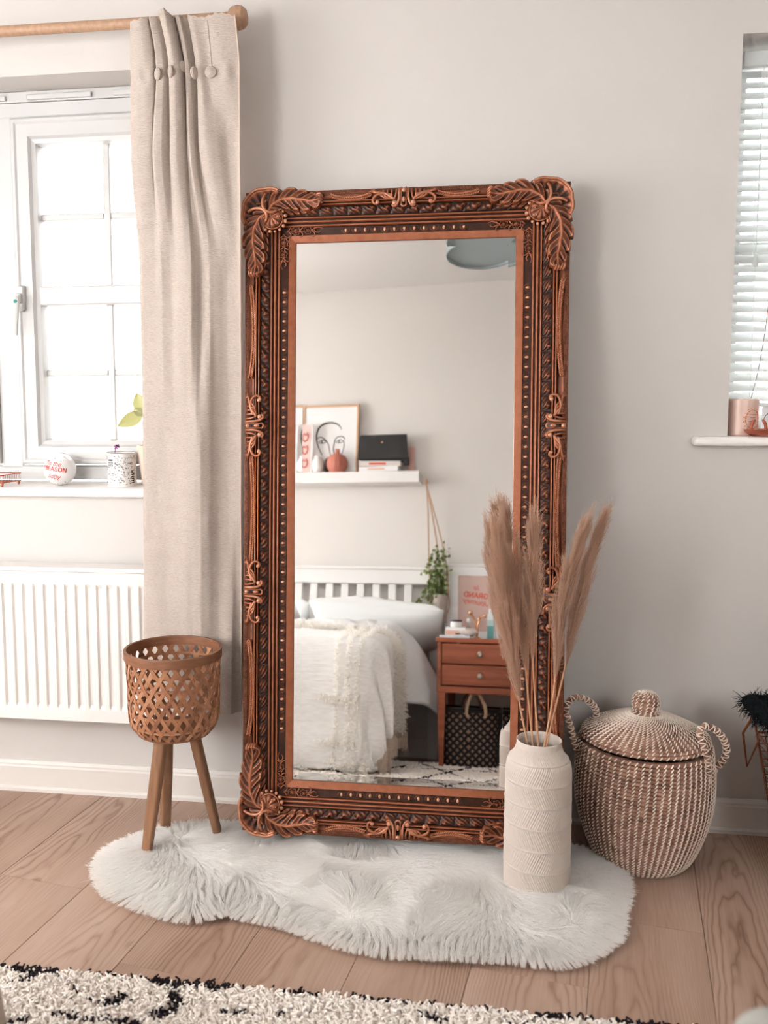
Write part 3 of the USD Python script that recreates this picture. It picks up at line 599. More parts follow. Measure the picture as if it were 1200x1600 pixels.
# ------------------------------------------------------------------ radiator below the window
RADM = simple('white_radiator_enamel', (.80, .765, .735), .3)
rad = thing('radiator', 'white ribbed panel radiator below the left window', 'radiator', (-2.12, -.11, .268))
RW_, RH, pitch = 1.34, .463, .0333
nx = int(RW_/.0022); xs = np.linspace(0, RW_, nx)
zs_ = np.r_[0, .004, .040, .047, .053, RH-.050, RH-.043, RH-.036, RH-.004, RH]
ph = (xs-.03) % pitch/pitch; prof_ = np.clip((np.abs(ph-.5)-.20)/.10, 0, 1)              # flat ribs with grooves between
prof_ = prof_*((xs > .035) & (xs < RW_-.035))
en = np.array([0, 0, 0, .5, 1, 1, .5, 0, 0, 0])
Y = -.0065*0 + np.outer(en, prof_)*.0075; Y[0] += .006; Y[-1] += .006
Pm = np.stack([np.broadcast_to(xs, Y.shape), Y, np.broadcast_to(zs_[:, None], Y.shape)], -1)
obj('front_panel', grid(Pm, flip=True), RADM, rad, smooth=25)
obj('top_cover', cat_(rbx(-.004, RW_+.004, -.001, .086, RH-.002, RH+.012, .004), rbx(-.004, RW_+.004, .080, .086, RH-.03, RH+.01, .002)), RADM, rad)
obj('side_panel', rbx(RW_-.002, RW_+.004, 0, .085, .01, RH, .002), RADM, rad)
obj('back_panel', rbx(0, RW_, .06, .070, .004, RH-.01, .003), RADM, rad)
obj('pipe', tube(spline([(.06, .05, .01), (.06, .05, -.12), (.06, .05, -.266)], 6), .0075, 10), RADM, rad)
obj('wall_bracket', rbx(.2, .24, .065, .108, .1, .4, .003), RADM, rad)

# ------------------------------------------------------------------ venetian blind in the right window
BLM = mat('white_slat_paint', {'d': ('principled_bsdf', dict(base_color=(.80, .83, .82), roughness=.5)), 't': ('translucent_bsdf', dict(color=(.8, .84, .84))), 'x': ('mix_closure', dict(fac=.12))}, [('d.BSDF', 'x.closure1'), ('t.BSDF', 'x.closure2')], surface='x.closure')
bl = thing('venetian_blind', 'white venetian blind with thin slats in the right window', 'blind', (0, .075, 0))
BX0, BX1 = .7475, 1.735
obj('head_rail', rbx(BX0, BX1, -.022, .022, 2.128, 2.168, .003), BLM, bl)
zc, k = 2.112, 0
while zc > 1.232:
    a = np.linspace(-1, 1, 6); tilt = .82; hw = .0150
    pts = [(-hw*q*math.cos(tilt)*1.0, hw*q*math.sin(tilt)*-1 + .0022*(1-q*q)) for q in a]
    q = np.array([[(x, y, zc-z) for y, z in [(p[0], -p[1]) for p in pts]] for x in (BX0+.002*(k % 3 == 1), BX1)])
    m = grid(q); m2 = m.copy(); m2.vertices = m2.vertices + [0, 0, -.0011]; m2.invert()
    obj('slat', cat_(m, m2), BLM, bl, smooth=True)
    zc -= .0272; k += 1
obj('bottom_rail', rbx(BX0, BX1, -.014, .014, zc-.002, zc+.010, .003), BLM, bl)
for x in (.800, 1.25):
    obj('ladder_cord', cat_(tube([(x, -.013, 2.13), (x, -.013, zc)], .0009, 5), tube([(x, .013, 2.13), (x, .013, zc)], .0009, 5)), BLM, bl)
CORD = simple('grey_cord', c8(150, 150, 148), .7)
obj('pull_cord', tube(spline([(.850, -.024, 2.14), (.846, -.026, 1.80), (.838, -.028, 1.55), (.818, -.028, 1.33), (.800, -.026, 1.235)], 30), .0011, 6), CORD, bl, label='thin grey pull cord')
ts = obj('tilt_cord', tube([(.800, -.024, 2.14), (.797, -.026, 1.63)], .0010, 6), BLM, bl)
obj('tassel', lathe([(0, 1.595), (.006, 1.596), (.0065, 1.612), (.004, 1.630), (0, 1.633)], 12), BLM, ts) if False else obj('tassel', T(lathe([(0, 0), (.006, .001), (.0065, .016), (.004, .034), (0, .037)], 12), (.797, -.026, 1.596)), BLM, ts)
obj('cord_cleat', rbx(.792, .806, -.03, -.02, 2.095, 2.112, .003), BLM, bl)

# ------------------------------------------------------------------ things on the left sill
SZ = .9738
ball_ = thing('christmas_bauble', 'round white bauble with red festive lettering on the left window sill', 'ornament', (-1.243, .06, SZ))
R = .050
obj('globe', ell(R, R, R, (0, 0, R), 4), simple('pearl_white', (.86, .84, .83), .25), ball_)
def on_ball(mesh, R, cz, push=.0006):
    """wrap flat lettering (x right, y up) round a ball's front"""
    v = mesh.vertices; lon, lat = v[:, 0]/R, v[:, 1]/R; rr = R+push*0+v[:, 2]
    return trimesh.Trimesh(np.stack([rr*np.cos(lat)*np.sin(lon), -rr*np.cos(lat)*np.cos(lon), cz+rr*np.sin(lat)], 1), mesh.faces, process=False)
def sub(m, n=1):
    for _ in range(n): m = m.subdivide()
    return m
def italic(m, k): v = m.vertices.copy(); v[:, 0] += k*v[:, 1]; return trimesh.Trimesh(v, m.faces, process=False)
tx = []
for s, h, y, x, b in (("'Tis the", .0135, .016, -.008, False), ('SEASON', .0130, -.002, .004, True), ('to be', .0085, .008, -.030, False), ('Jolly', .0150, -.026, -.004, False)):
    m = text3(s, h, .0010, b); m = italic(m, .28 if s != 'SEASON' else 0); m = T(m, (x, y, 0), (0, 0, -.16)); tx.append(sub(m))
REDINK = simple('red_print', c8(196, 62, 48), .5)
obj('lettering', on_ball(cat_(tx), R, R), REDINK, ball_, smooth=False, label='red festive lettering')
dots = []
r_ = np.random.default_rng(4)
for i in range(46):
    a, b_ = r_.uniform(-1.2, 1.2), r_.uniform(.55, 1.25)*r_.choice([1, 1, -1]); dots.append(on_ball(T(ell(.0016, .0016, .0008, sub=1), (a*R*.9, b_*R, 0)), R, R))
obj('print_specks', cat_(dots), simple('grey_print', c8(150, 140, 140), .6), ball_, kind='stuff')
obj('cap', T(lathe([(0, 0), (.010, 0), (.010, .008), (0, .009)], 16), (0, .018, 2*R-.010), (-.4, 0, 0)), simple('silver_cap', c8(200, 195, 190), .3, metal=.8), ball_)
# a printed tin used as a pot
tin = thing('printed_tin', 'white tin printed with black doodles beside the curtain on the left sill', 'tin', (-1.040, .06, SZ))
TW = simple('tin_white', (.84, .82, .80), .4)
TR_, TH_ = .0445, .104
obj('tin_body', lathe([(0, 0), (TR_-.001, 0), (TR_, .002), (TR_, TH_-.003), (TR_+.0012, TH_), (TR_-.0015, TH_), (TR_-.0025, .09), (0, .085)], 48), TW, tin, smooth=35)
obj('rim', T(trimesh.creation.torus(TR_, .0014, 48, 8), (0, 0, TH_)), simple('tin_rim', c8(120, 108, 104), .3, metal=.8), tin)
def on_cyl(mesh, R): v = mesh.vertices; a = v[:, 0]/R; rr = R+v[:, 2]; return trimesh.Trimesh(np.stack([rr*np.sin(a), -rr*np.cos(a), v[:, 1]], 1), mesh.faces, process=False)
BLK = simple('black_print', c8(35, 30, 32), .6)
dd = []; r_ = np.random.default_rng(11)
for i in range(230):
    x, y = r_.uniform(-.060, .060), r_.uniform(.006, .096); k = r_.integers(0, 4); L = r_.uniform(.002, .0065)
    if -.036 < x < -.010 and .060 < y < .088: continue
    if k < 2:
        a = np.linspace(0, r_.uniform(2, 6), 7); p = np.stack([x+L*.55*np.cos(a+i), y+L*.6*np.sin(a+i)*(1-.1*a), 0*a], 1); m = tube(p, .00045, 4)
    else: m = bx(x-L*.5, x+L*.5, y-.0004, y+.0004+.0012*(k == 3), -.0003, .0004)
    dd.append(on_cyl(m, TR_))
for j, (w, y) in enumerate(((.020, .082), (.020, .074), (.020, .066))):
    q = bx(-.034, -.034+w, y-.0026, y+.0026, -.0003, .0005); dd.append(on_cyl(sub(q, 2), TR_))
for y in np.linspace(.012, .05, 7): dd.append(on_cyl(sub(bx(.046, .058, y-.0013, y+.0013, -.0003, .0005), 2), TR_))
obj('doodle_print', cat_(dd), BLK, tin, smooth=False, kind='stuff', label='black doodle print')
obj('label_bars', on_cyl(sub(cat_(bx(-.032, -.016, .0735, .0748, .0004, .0009), bx(-.032, -.016, .0655, .0668, .0004, .0009)), 2), TR_), TW, tin, smooth=False)
PUR = simple('purple_petal', c8(130, 60, 120), .6)
fl_ = []
for k in range(4): fl_.append(T(ell(.010, .004, .0016, (.008, 0, 0), 1), (-.022+.005*k, 0, TH_+.012+.004*(k % 2)), (.3*k, -.5, 1.4*k)))
obj('purple_petals', cat_(fl_), PUR, tin, label='small purple petals')
obj('stalk', cat_(tube(spline([(-.020, 0, .09), (-.020, 0, TH_+.008), (-.012, -.003, TH_+.022)], 8), .0012, 5)), PUR, tin)
# a leafy plant in a pale pot half hidden by the curtain
LEAF = mat('pale_green_leaf', {'d': ('principled_bsdf', dict(base_color=c8(150, 150, 100), roughness=.4)), 't': ('translucent_bsdf', dict(color=c8(150, 145, 95))), 'x': ('mix_closure', dict(fac=.4))}, [('d.BSDF', 'x.closure1'), ('t.BSDF', 'x.closure2')], surface='x.closure')
sp_ = thing('sill_plant', 'yellow green leafy plant in a pale pot half behind the curtain', 'plant', (-.950, .085, SZ))
def leaf_mesh(L, W, bend=.3, n=12, m=7):
    s = np.linspace(0, 1, n)[:, None]; q = np.linspace(-1, 1, m)[None]; w = W*np.sin(PI*s**.8)**.9*(1-.15*s)
    x = L*s*np.cos(bend*s)+0*q; z = -L*bend*.5*s**2 + .12*W*np.abs(q)+0*s
    return grid(np.stack([x+0*q, q*w, z*np.ones_like(q)+.0*x], -1))
obj('pot', lathe([(0, 0), (.030, 0), (.033, .01), (.046, .118), (.047, .125), (.043, .125), (.030, .02), (0, .02)], 36), simple('blush_pot', c8(226, 200, 182), .6), sp_, smooth=35)
obj('soil', T(lathe([(0, .003), (.030, .002), (.041, 0)], 20), (0, 0, .108)), simple('soil', c8(60, 45, 36), .95), sp_)
tips = [((-.026, 0, .226), (PI/2-.2, PI-.50, .15), .098, .024), ((-.024, -.004, .232), (PI/2, -1.95, .1), .062, .025), ((-.010, .0, .270), (PI/2+.3, -1.35, 0), .055, .022), ((.02, .01, .25), (0, .2, .3), .085, .022), ((.01, .02, .22), (0, .1, 1.5), .08, .022), ((-.022, -.01, .222), (PI/2, -2.7, 0), .040, .015), ((.01, -.02, .30), (0, -.7, -.6), .06, .020)]
for (p, r, L, W) in tips: obj('leaf', T(leaf_mesh(L, W), p, r), LEAF, sp_, smooth=True)
obj('stem', cat_(*[tube(spline([(0, 0, .10), (p[0]*.3, p[1]*.3, .18), p], 8), .0018, 6) for p, *_ in tips]), LEAF, sp_)
# small copper wire tray at the left edge of the picture
COPW = simple('copper_wire', c8(190, 112, 84), .3, metal=.85)
tr = thing('wire_tray', 'small copper wire tray at the left end of the sill', 'tray', (-1.50, .035, SZ))
for z, in ((.012,), (.036,)): obj('rail', tube([(-.115, -.055, z), (.105, -.055, z), (.115, .045, z), (-.115, .045, z)], .0022 if z > .02 else .0016, 6, closed=True), COPW, tr)
wires = []
for i in range(23): x = -.110+.0098*i; wires.append(tube([(x, -.055, .012), (x, -.055, .036)], .0009, 4)); wires.append(tube([(x, -.055, .012), (x, .045, .012)], .0009, 4))
for i in range(10): y = -.05+.0098*i; wires.append(tube([(.106+.001*i, y, .012), (.106+.001*i, y, .036)], .0009, 4))
obj('wire_mesh', cat_(wires), COPW, tr, kind='stuff')
for x, y in ((-.11, -.05), (.10, -.05), (.11, .04), (-.11, .04)): obj('foot', ell(.0045, .0045, .0065, (x, y, .0062), 1), COPW, tr)

# ------------------------------------------------------------------ things on the right sill
SR = 1.1335
cj = thing('candle_jar', 'blush candle jar with orange emblem in the corner of the right sill', 'candle', (.7785, .045, SR))
BLUSH = simple('blush_ceramic', c8(214, 184, 170), .35)
JR, JH = .0415, .098
obj('jar_body', lathe([(0, 0), (JR-.003, 0), (JR, .004), (JR, JH), (JR-.003, JH), (JR-.003, .07), (0, .07)], 48), BLUSH, cj, smooth=35)
obj('lid', T(lathe([(0, 0), (JR+.001, 0), (JR+.001, .013), (JR-.002, .016), (0, .016)], 48), (0, 0, JH-.012)), BLUSH, cj, smooth=35)
OR = simple('orange_print', c8(212, 128, 84), .6); em = []
for a0 in np.linspace(0, 2*PI, 17)[:-1]:
    a = np.linspace(a0, a0+.30, 4); em.append(on_cyl(tube(np.stack([.018+.021*np.cos(a), .045+.026*np.sin(a), 0*a], 1), .0016+.0008*math.sin(3*a0), 5), JR))
    em.append(on_cyl(T(ell(.0022, .0016, .0007, sub=1), (.018+.026*math.cos(a0+.2), .045+.032*math.sin(a0+.2), 0)), JR))
for y, w in ((.058, .012), (.050, .008), (.040, .012), (.033, .009)): em.append(on_cyl(sub(bx(.018-w, .018+w, y-.0012, y+.0012, -.0003, .0006), 2), JR))
obj('emblem', cat_(em), OR, cj, smooth=False, label='orange wreath emblem')
dish = thing('ring_dish', 'copper ring dish with two small curved hooks on the right sill', 'dish', (.8195, -.012, SR))
COP = simple('copper_dish', c8(184, 104, 80), .35, metal=.6)
obj('bowl', lathe([(0, 0), (.030, 0), (.047, .010), (.052, .019), (.0495, .019), (.043, .010), (0, .004)], 40), COP, dish, smooth=35)
for sg in (-1, 1): obj('hook', tube(spline([(sg*.014-.014, 0, .006), (sg*.019-.014, 0, .022), (sg*.016-.014, 0, .036), (sg*.009-.014, 0, .045)], 14), [.0042]*12+[.0035, .002], 8), COP, dish)
gc = thing('greeting_card', 'small white card with a grey arch standing on the right sill', 'card', (.877, .085, SR))
obj('card', rbx(-.035, .035, -.0015, .0015, 0, .082, .0007, 2), simple('white_card', (.82, .83, .83), .7), gc)
obj('arch_print', tube([(.030*math.cos(a), -.0018, .040+.026*math.sin(a)) for a in np.linspace(0, PI, 20)], .0011, 5), simple('grey_ink', c8(130, 150, 150), .7), gc)
obj('figure_print', cat_(ell(.008, .0008, .011, (-.004, -.0018, .030), 1), ell(.005, .0008, .006, (.004, -.0018, .042), 1), ell(.012, .0008, .004, (0, -.0018, .016), 1)), simple('rose_ink', c8(190, 140, 125), .7), gc)
bn = thing('notebook', 'white notebook with a mauve spine standing at the right edge of the sill', 'notebook', (.872, .02, SR))
obj('cover', rbx(0, .075, -.004, .004, 0, .102, .001, 2), simple('notebook_white', (.85, .85, .84), .6), bn)
obj('spine', rbx(-.0035, .0, -.0048, .0048, 0, .103, .001, 2), simple('mauve_spine', c8(140, 100, 110), .6), bn, label='mauve spine')
# ------------------------------------------------------------------ white fur rug
from scipy.spatial import cKDTree
import shapely
FUR = mat('white_fur', {'hi': ('object_info', {}), 'p': ('principled_bsdf', dict(base_color=(1.0, .985, .965), roughness=.7, specular_ior_level=.0)), 't': ('translucent_bsdf', dict(color=(1.0, .985, .965))), 'x': ('mix_closure', dict(fac=.5))}, [('p.BSDF', 'x.closure1'), ('t.BSDF', 'x.closure2')], surface='x.closure')
out_ = np.array([(-.905, -.472), (-.862, -.552), (-.79, -.612), (-.70, -.642), (-.62, -.648), (-.565, -.612), (-.472, -.630), (-.358, -.660), (-.276, -.705), (-.157, -.728), (-.015, -.718), (.097, -.722), (.225, -.715), (.315, -.640), (.365, -.515), (.392, -.37), (.37, -.27), (.30, -.215), (.1, -.20), (-.30, -.19), (-.62, -.21), (-.75, -.225), (-.84, -.29), (-.905, -.38)])
ol = spline(np.vstack([out_, out_[:1]]), 160)[:-1]
POLY = Polygon(ol).buffer(-.014)
rug_f = thing('fur_rug', 'fluffy white fur rug on the wooden floor in front of the mirror', 'rug', (-.25, -.45, 0))
def height(x, y, d): return .020*np.clip(d/.05, 0, 1)**.6 + .007*meshkit.noise(np.stack([x*9, y*9, 0*x], -1))
pad_pts = shapely.segmentize(POLY.boundary, .01); bp = np.array(pad_pts.coords)[:-1]
gx, gy = np.meshgrid(np.arange(-.95, .45, .014), np.arange(-.75, -.15, .014)); gp = np.stack([gx.ravel(), gy.ravel()], 1)
inside = shapely.contains_xy(POLY.buffer(-.006), gp[:, 0], gp[:, 1]); gp = np.vstack([gp[inside], bp])
from scipy.spatial import Delaunay
tri = Delaunay(gp).simplices; cen = gp[tri].mean(1); tri = tri[shapely.contains_xy(POLY, cen[:, 0], cen[:, 1])]
def edge_d(p): return shapely.distance(shapely.points(p), POLY.boundary)
dd_ = edge_d(gp); zz_ = .004+height(gp[:, 0], gp[:, 1], dd_)
v = np.column_stack([gp, zz_])-[-.25, -.45, 0]
a_, b_ = v[tri[:, 1]]-v[tri[:, 0]], v[tri[:, 2]]-v[tri[:, 0]]; sg = np.sign(np.cross(a_, b_)[:, 2]); tri = np.where(sg[:, None] < 0, tri[:, ::-1], tri)
obj('hide', trimesh.Trimesh(v, tri, process=False), simple('fur_backing', (.97, .955, .94), .95), rug_f, smooth=True)
def scatter(poly, n, r_):
    x0, y0, x1, y1 = poly.bounds; P = np.zeros((0, 2))
    while len(P) < n:
        q = r_.uniform((x0, y0), (x1, y1), (n*2, 2)); P = np.vstack([P, q[shapely.contains_xy(poly, q[:, 0], q[:, 1])]])
    return P[:n]
r_ = np.random.default_rng(21)
NF = 84000
roots = scatter(POLY, NF-16000, r_); cl = scatter(POLY.buffer(.02), 5200, r_)
eb = shapely.line_interpolate_point(POLY.boundary, r_.uniform(0, POLY.length, 16000)); eb = shapely.get_coordinates(eb)+r_.normal(0, .004, (16000, 2)); roots = np.vstack([roots, eb])
d = edge_d(roots); near = shapely.get_coordinates(shapely.line_interpolate_point(POLY.boundary, shapely.line_locate_point(POLY.boundary, shapely.points(roots))))
inn = shapely.contains_xy(POLY, roots[:, 0], roots[:, 1]); outw = (near-roots)*np.where(inn, 1, -1)[:, None]; outw /= np.linalg.norm(outw, axis=1, keepdims=True)+1e-9
q3 = np.column_stack([roots*5.0, np.zeros(NF)]); an = 2*PI*.55*(meshkit.noise(q3*.7, 5)-.5)*2 - .9 + 1.1*(meshkit.noise(q3*5, 9)-.5)
flow = np.stack([np.cos(an), np.sin(an)], 1)*.9 + [0.1, -.25]
wE = np.exp(-(d/.045)**2)[:, None]; dirn = flow*(1-wE) + outw*wE*1.6; dirn += r_.normal(0, .22, (NF, 2)); dirn /= np.linalg.norm(dirn, axis=1, keepdims=True)
L = (.050+.018*r_.random(NF))*(1+.45*wE[:, 0]*r_.random(NF))*(.8+.4*meshkit.noise(q3*1.6, 3))
ci = cKDTree(cl).query(roots)[1]
base = np.column_stack([roots, .004+height(roots[:, 0], roots[:, 1], d)])
lift = (.36+.22*r_.random(NF))*(1-.65*wE[:, 0])*(.75+.5*meshkit.noise(q3*2.4, 8))
K = 5; s = np.linspace(0, 1, K)
pts = np.zeros((NF, K, 3))
for k, t in enumerate(s):
    pts[:, k, :2] = base[:, :2] + dirn*(L*(t*(1-.35*(1-t))))[:, None]*.92
    pts[:, k, 2] = base[:, 2] + L*lift*(t*1.25-.85*t*t)
cdir = np.zeros((len(cl), 2)); cnt = np.bincount(ci, minlength=len(cl))[:, None]+1e-9
for k in range(2): cdir[:, k] = np.bincount(ci, weights=pts[:, -1, k], minlength=len(cl))
ctip = cdir/cnt
for k, t in enumerate(s): pts[:, k, :2] += (ctip[ci]-pts[:, -1, :2])*(.74*t**1.5)
pts[..., 2] = np.maximum(pts[..., 2], .0025)
wd = np.array([.0008, .0008, .0008, .0007, .0003])
curves('fur', (pts-[-.25, -.45, 0]).reshape(-1, 3), np.full(NF, K), np.tile(wd, NF), FUR, rug_f, kind='stuff')

# ------------------------------------------------------------------ cream shag rug with black broken lines
RX0, RX1, RY0, RY1 = -1.95, .50, -2.45, -.925
shag = thing('shag_rug', 'cream shaggy rug with broken black lines at the bottom edge of the picture', 'rug', (-.7, -1.65, 0))
CREAM = simple('cream_yarn', c8(246, 238, 230), .9, spec=.15); INK = simple('black_yarn', c8(34, 27, 32), .9, spec=.15)
obj('rug_base', T(rbx(RX0, RX1, RY0, RY1, 0, .012, .004), (.7, 1.65, 0)), simple('rug_backing', c8(205, 190, 178), .95), shag)
lines_ = [[(-1.95, -.925), (.5, -.925)], [(-.838, -.95), (-.777, -.992), (-.726, -1.017), (-.693, -1.012), (-.666, -.992)], [(-.565, -.93), (-.585, -.954), (-.559, -.997), (-.571, -1.025), (-.6, -1.045)], [(-.484, -1.013), (-.438, -1.011), (-.393, -1.006), (-.341, -1.005)],
          [(-.935, -.989), (-.899, -.966), (-.898, -.954)], [(-.795, -1.061), (-.751, -1.071), (-.706, -1.066), (-.62, -1.075)], [(-.93, -1.104), (-.841, -1.094)], [(-.3, -1.017), (-.281, -.974)], [(-.063, -.963), (-.012, -.976)], [(-.222, -.976), (-.188, -1.001)], [(-.816, -1.03), (-.77, -1.010)], [(.088, -.962), (.149, -.968)]]
for i in range(9):                                         # the lattice goes on over the rest of the rug
    x = RX0+.1+i*.28; lines_.append([(x, -1.1), (x+.30, -1.75), (x-.02, -2.45)]); lines_.append([(x+.28, -1.1), (x-.02, -1.75), (x+.30, -2.45)])
for y in (-1.15, -1.72, -2.2): lines_.append([(RX0, y), (RX1, y)])
LN = shapely.MultiLineString(lines_)
r_ = np.random.default_rng(5)
def strip(x0, x1, y0, y1, sp):
    xs, ys = np.meshgrid(np.arange(x0, x1, sp), np.arange(y0, y1, sp)); p = np.stack([xs.ravel(), ys.ravel()], 1); return p + r_.uniform(-.5, .5, p.shape)*sp
tp_ = np.vstack([strip(-1.15, RX1, -1.20, RY1, .0062), strip(RX0, -1.15, -1.6, RY1, .014), strip(-1.15, RX1, -1.75, -1.20, .014), strip(-.75, RX1, RY0, -1.75, .0085), strip(RX0, -.75, RY0, -1.75, .016)])
n = len(tp_); dl = shapely.distance(shapely.points(tp_), LN); qn = np.column_stack([tp_*16, np.zeros(n)])
thr = .0075*np.clip(2.6*meshkit.noise(qn, 2)-.70, 0, 2.0); border_ = (tp_[:, 1] > -.945)
isb = dl+r_.normal(0, .0022, n) < np.where(border_, thr*1.5, thr)
big = np.where((tp_[:, 1] > -1.2) & (tp_[:, 0] > -1.15), 1., 1.6)
cl_ = strip(RX0, RX1, RY0, RY1, .022); ci = cKDTree(cl_).query(tp_)[1]
K = 5; P = np.zeros((n, K, 3)); an = r_.uniform(0, 2*PI, n); lean = r_.uniform(.5, 1.2, n)*.015; h = r_.uniform(.011, .018, n); edge = np.clip((tp_[:, 1]-(RY1-.012))/.012, 0, 1)
for k, t in enumerate(np.linspace(0, 1, K)):
    w = .0035*np.sin(4*t+an*3)*t
    P[:, k, 0] = tp_[:, 0]+np.cos(an)*lean*t*t+w; P[:, k, 1] = tp_[:, 1]+np.sin(an)*lean*t*t+edge*.010*t; P[:, k, 2] = .011+h*(t-.35*t*t*(1+edge*.6))
P[:, 1:, :2] += (cl_[ci]-P[:, -1, :2])[:, None]*(.38*np.linspace(.25, 1, K-1)**1.3)[None, :, None]
P -= [-.7, -1.65, 0]
for nm, sel, m in (('cream_pile', ~isb, CREAM), ('black_pile', isb, INK)):
    W = np.array([.0040, .0043, .0044, .0042, .0032])[None]*big[sel][:, None]
    curves(nm, P[sel].reshape(-1, 3), np.full(sel.sum(), K), W.ravel(), m, shag, kind='stuff', label='black yarn lines' if 'black' in nm else None)

# ------------------------------------------------------------------ rattan plant stand
CANE = mat('stained_cane', {'tc': ('texture_coordinate', {}), 'n': ('noise_texture', dict(scale=60., detail=3.)), 'oi': ('object_info', {}), 'a': ('math', dict(math_type='multiply_add', value2=.5)), 'h': ('math', dict(math_type='multiply', value2=.5)),
    'r': ('rgb_ramp', dict(ramp=[(.2, c8(124, 78, 52)), (.5, c8(158, 106, 74)), (.8, c8(186, 136, 102))])), 'p': ('principled_bsdf', dict(roughness=.5))},
    [('tc.object', 'n.vector'), ('n.fac', 'h.value1'), ('oi.random', 'a.value1'), ('h.value', 'a.value3'), ('a.value', 'r.fac'), ('r.color', 'p.base_color')])
LEGW = simple('brown_oiled_wood', c8(138, 98, 70), .5, noise=((70, 70, 6), .30), bump=((150, 150, 8), .0006))
ps = thing('plant_stand', 'woven cane planter basket on three brown wooden legs, empty, beside the mirror', 'plant stand', (-.764, -.33, 0))
ZB, ZT, RB, RT = .342, .572, .095, .127
def prad(z):
    t = (z-ZB)/(ZT-ZB); return RT*(1-.20*np.clip(1-t/.22, 0, 1)**2.2)*(.955+.045*t)
def cane_strip(path_fn, w, off, n=26):
    t = np.linspace(0, 1, n); pts_, nr = [], []
    for a in t:
        th, z = path_fn(a); r = prad(z)+off(a); pts_.append((r*math.cos(th), r*math.sin(th), z)); nr.append((math.cos(th), math.sin(th), 0))
    p, N = np.array(pts_), np.array(nr); tg = np.gradient(p, axis=0); tg /= np.linalg.norm(tg, axis=1, keepdims=True); sd = np.cross(N, tg)
    h = .0011; P = np.stack([p-sd*w/2-N*h, p+sd*w/2-N*h, p+sd*w/2+N*h*.6, p-sd*w/2+N*h*.6], 1)
    return grid(P, closed_v=True, flip=True)
NS = 26; z0_, z1_ = ZB+.004, ZT-.018; turn = 1.05
for k in range(NS):
    th0 = 2*PI*k/NS
    for dr in (1, -1):
        m = cane_strip(lambda a, th0=th0, dr=dr: (th0+dr*turn*a, z0_+(z1_-z0_)*a), 0.0104, lambda a, dr=dr, k=k: dr*.0013*math.cos(PI*(a*turn/(2*PI/NS)*2+k)))
        obj('cane_strip', m, CANE, ps, smooth=40)
for j in range(5):
    z = ZB+.030+j*.038; obj('cane_hoop', cane_strip(lambda a, z=z: (2*PI*a, z), .0062, lambda a: -.0014, 64), CANE, ps, smooth=40)
rimm = np.stack([np.array([[(prad(ZT)+o)*math.cos(a), (prad(ZT)+o)*math.sin(a), z] for a in np.linspace(0, 2*PI, 72, endpoint=False)]) for o, z in ((.0005, ZT-.024), (.0052, ZT-.0235), (.0060, ZT-.001), (.0050, ZT+.001), (-.002, ZT+.001), (-.003, ZT-.001), (-.0025, ZT-.024))])
RIMC = simple('dark_cane_rim', c8(128, 84, 58), .5, noise=((30, 30, 160), .25))
obj('rim', grid(rimm, closed_v=True, closed_u=True, flip=True), RIMC, ps, smooth=40)
obj('basket_floor', lathe([(0, ZB-.002), (RB+.004, ZB-.002), (RB+.006, ZB+.004), (RB, ZB+.008), (0, ZB+.008)], 48), RIMC, ps, smooth=35)
def leg(t, f):
    t, f = np.array(t, float), np.array(f, float); ax = (f-t)/np.linalg.norm(f-t); P = []
    for p, w in ((t, .0185), (t+(f-t)*.5, .0175), (f, .0140)):
        a = np.linspace(0, 2*PI, 20, endpoint=False); rad = np.arctan2(t[1], t[0]); e1 = np.array([math.cos(rad), math.sin(rad), 0]); e2 = np.array([-math.sin(rad), math.cos(rad), 0])
        P.append(p+np.outer(np.sign(np.cos(a))*np.abs(np.cos(a))**.6*w*.75, e1)+np.outer(np.sign(np.sin(a))*np.abs(np.sin(a))**.6*w, e2))
    P = np.array(P); P[0, :, 2] = t[2]; P[-1, :, 2] = f[2]
    m = grid(P, closed_v=True, flip=False); c = len(m.vertices); i = np.arange(20); j = (i+1) % 20
    return trimesh.Trimesh(np.vstack([m.vertices, t, f]), np.vstack([m.faces, np.stack([np.full(20, c), j, i], 1), np.stack([np.full(20, c+1), 40+i, 40+j], 1)]), process=False)
O = np.array([-.764, -.33, 0])
for t, f in (((-.018, -.060, ZB-.001), (-.062, -.082, .016)), ((-.036, .040, ZB-.001), (-.066, .100, .008)), ((.054, -.004, ZB-.001), (.108, .040, .020))):
    obj('leg', leg(t, f), LEGW, ps, smooth=40)
STEEL = simple('steel_bolt', c8(170, 165, 160), .3, metal=.9)
for x, y in ((.020, -.050), (-.010, -.035), (.03, .02)): obj('bolt', T(trimesh.creation.cylinder(.0045, .012, sections=12), (x, y, ZB-.007)), STEEL, ps)

# ------------------------------------------------------------------ white ribbed vase
VASEM = simple('matt_white_ceramic', c8(208, 196, 186), .7, spec=.25, bump=(400, .0002))
vx, vy = .2008, -.426
vase = thing('ribbed_vase', 'tall matt white ceramic vase with herringbone ribs standing on the fur rug', 'vase', (vx, vy, .018))
zr = np.array([.353, .3025, .2505, .196, .1405, .085, .030])-.018+.004  # raised rings
prof = [(.000, 0), (.070, 0), (.0775, .004), (.0805, .012), (.0812, .06), (.0808, .18), (.0803, .285), (.0795, .312), (.0770, .327), (.0715, .3385), (.0640, .3470), (.0580, .3560), (.0552, .366), (.0548, .376), (.0552, .382), (.0540, .3835), (.0515, .382), (.0505, .374), (.053, .355), (.060, .343), (.068, .325), (.072, .29), (.073, .02), (0, .015)]
pr = []
for (r0, a0), (r1, a1) in zip(prof[:-1], prof[1:]):
    k = max(1, int(abs(a1-a0)/.0022)); pr += [(r0+(r1-r0)*i/k, a0+(a1-a0)*i/k) for i in range(k)]
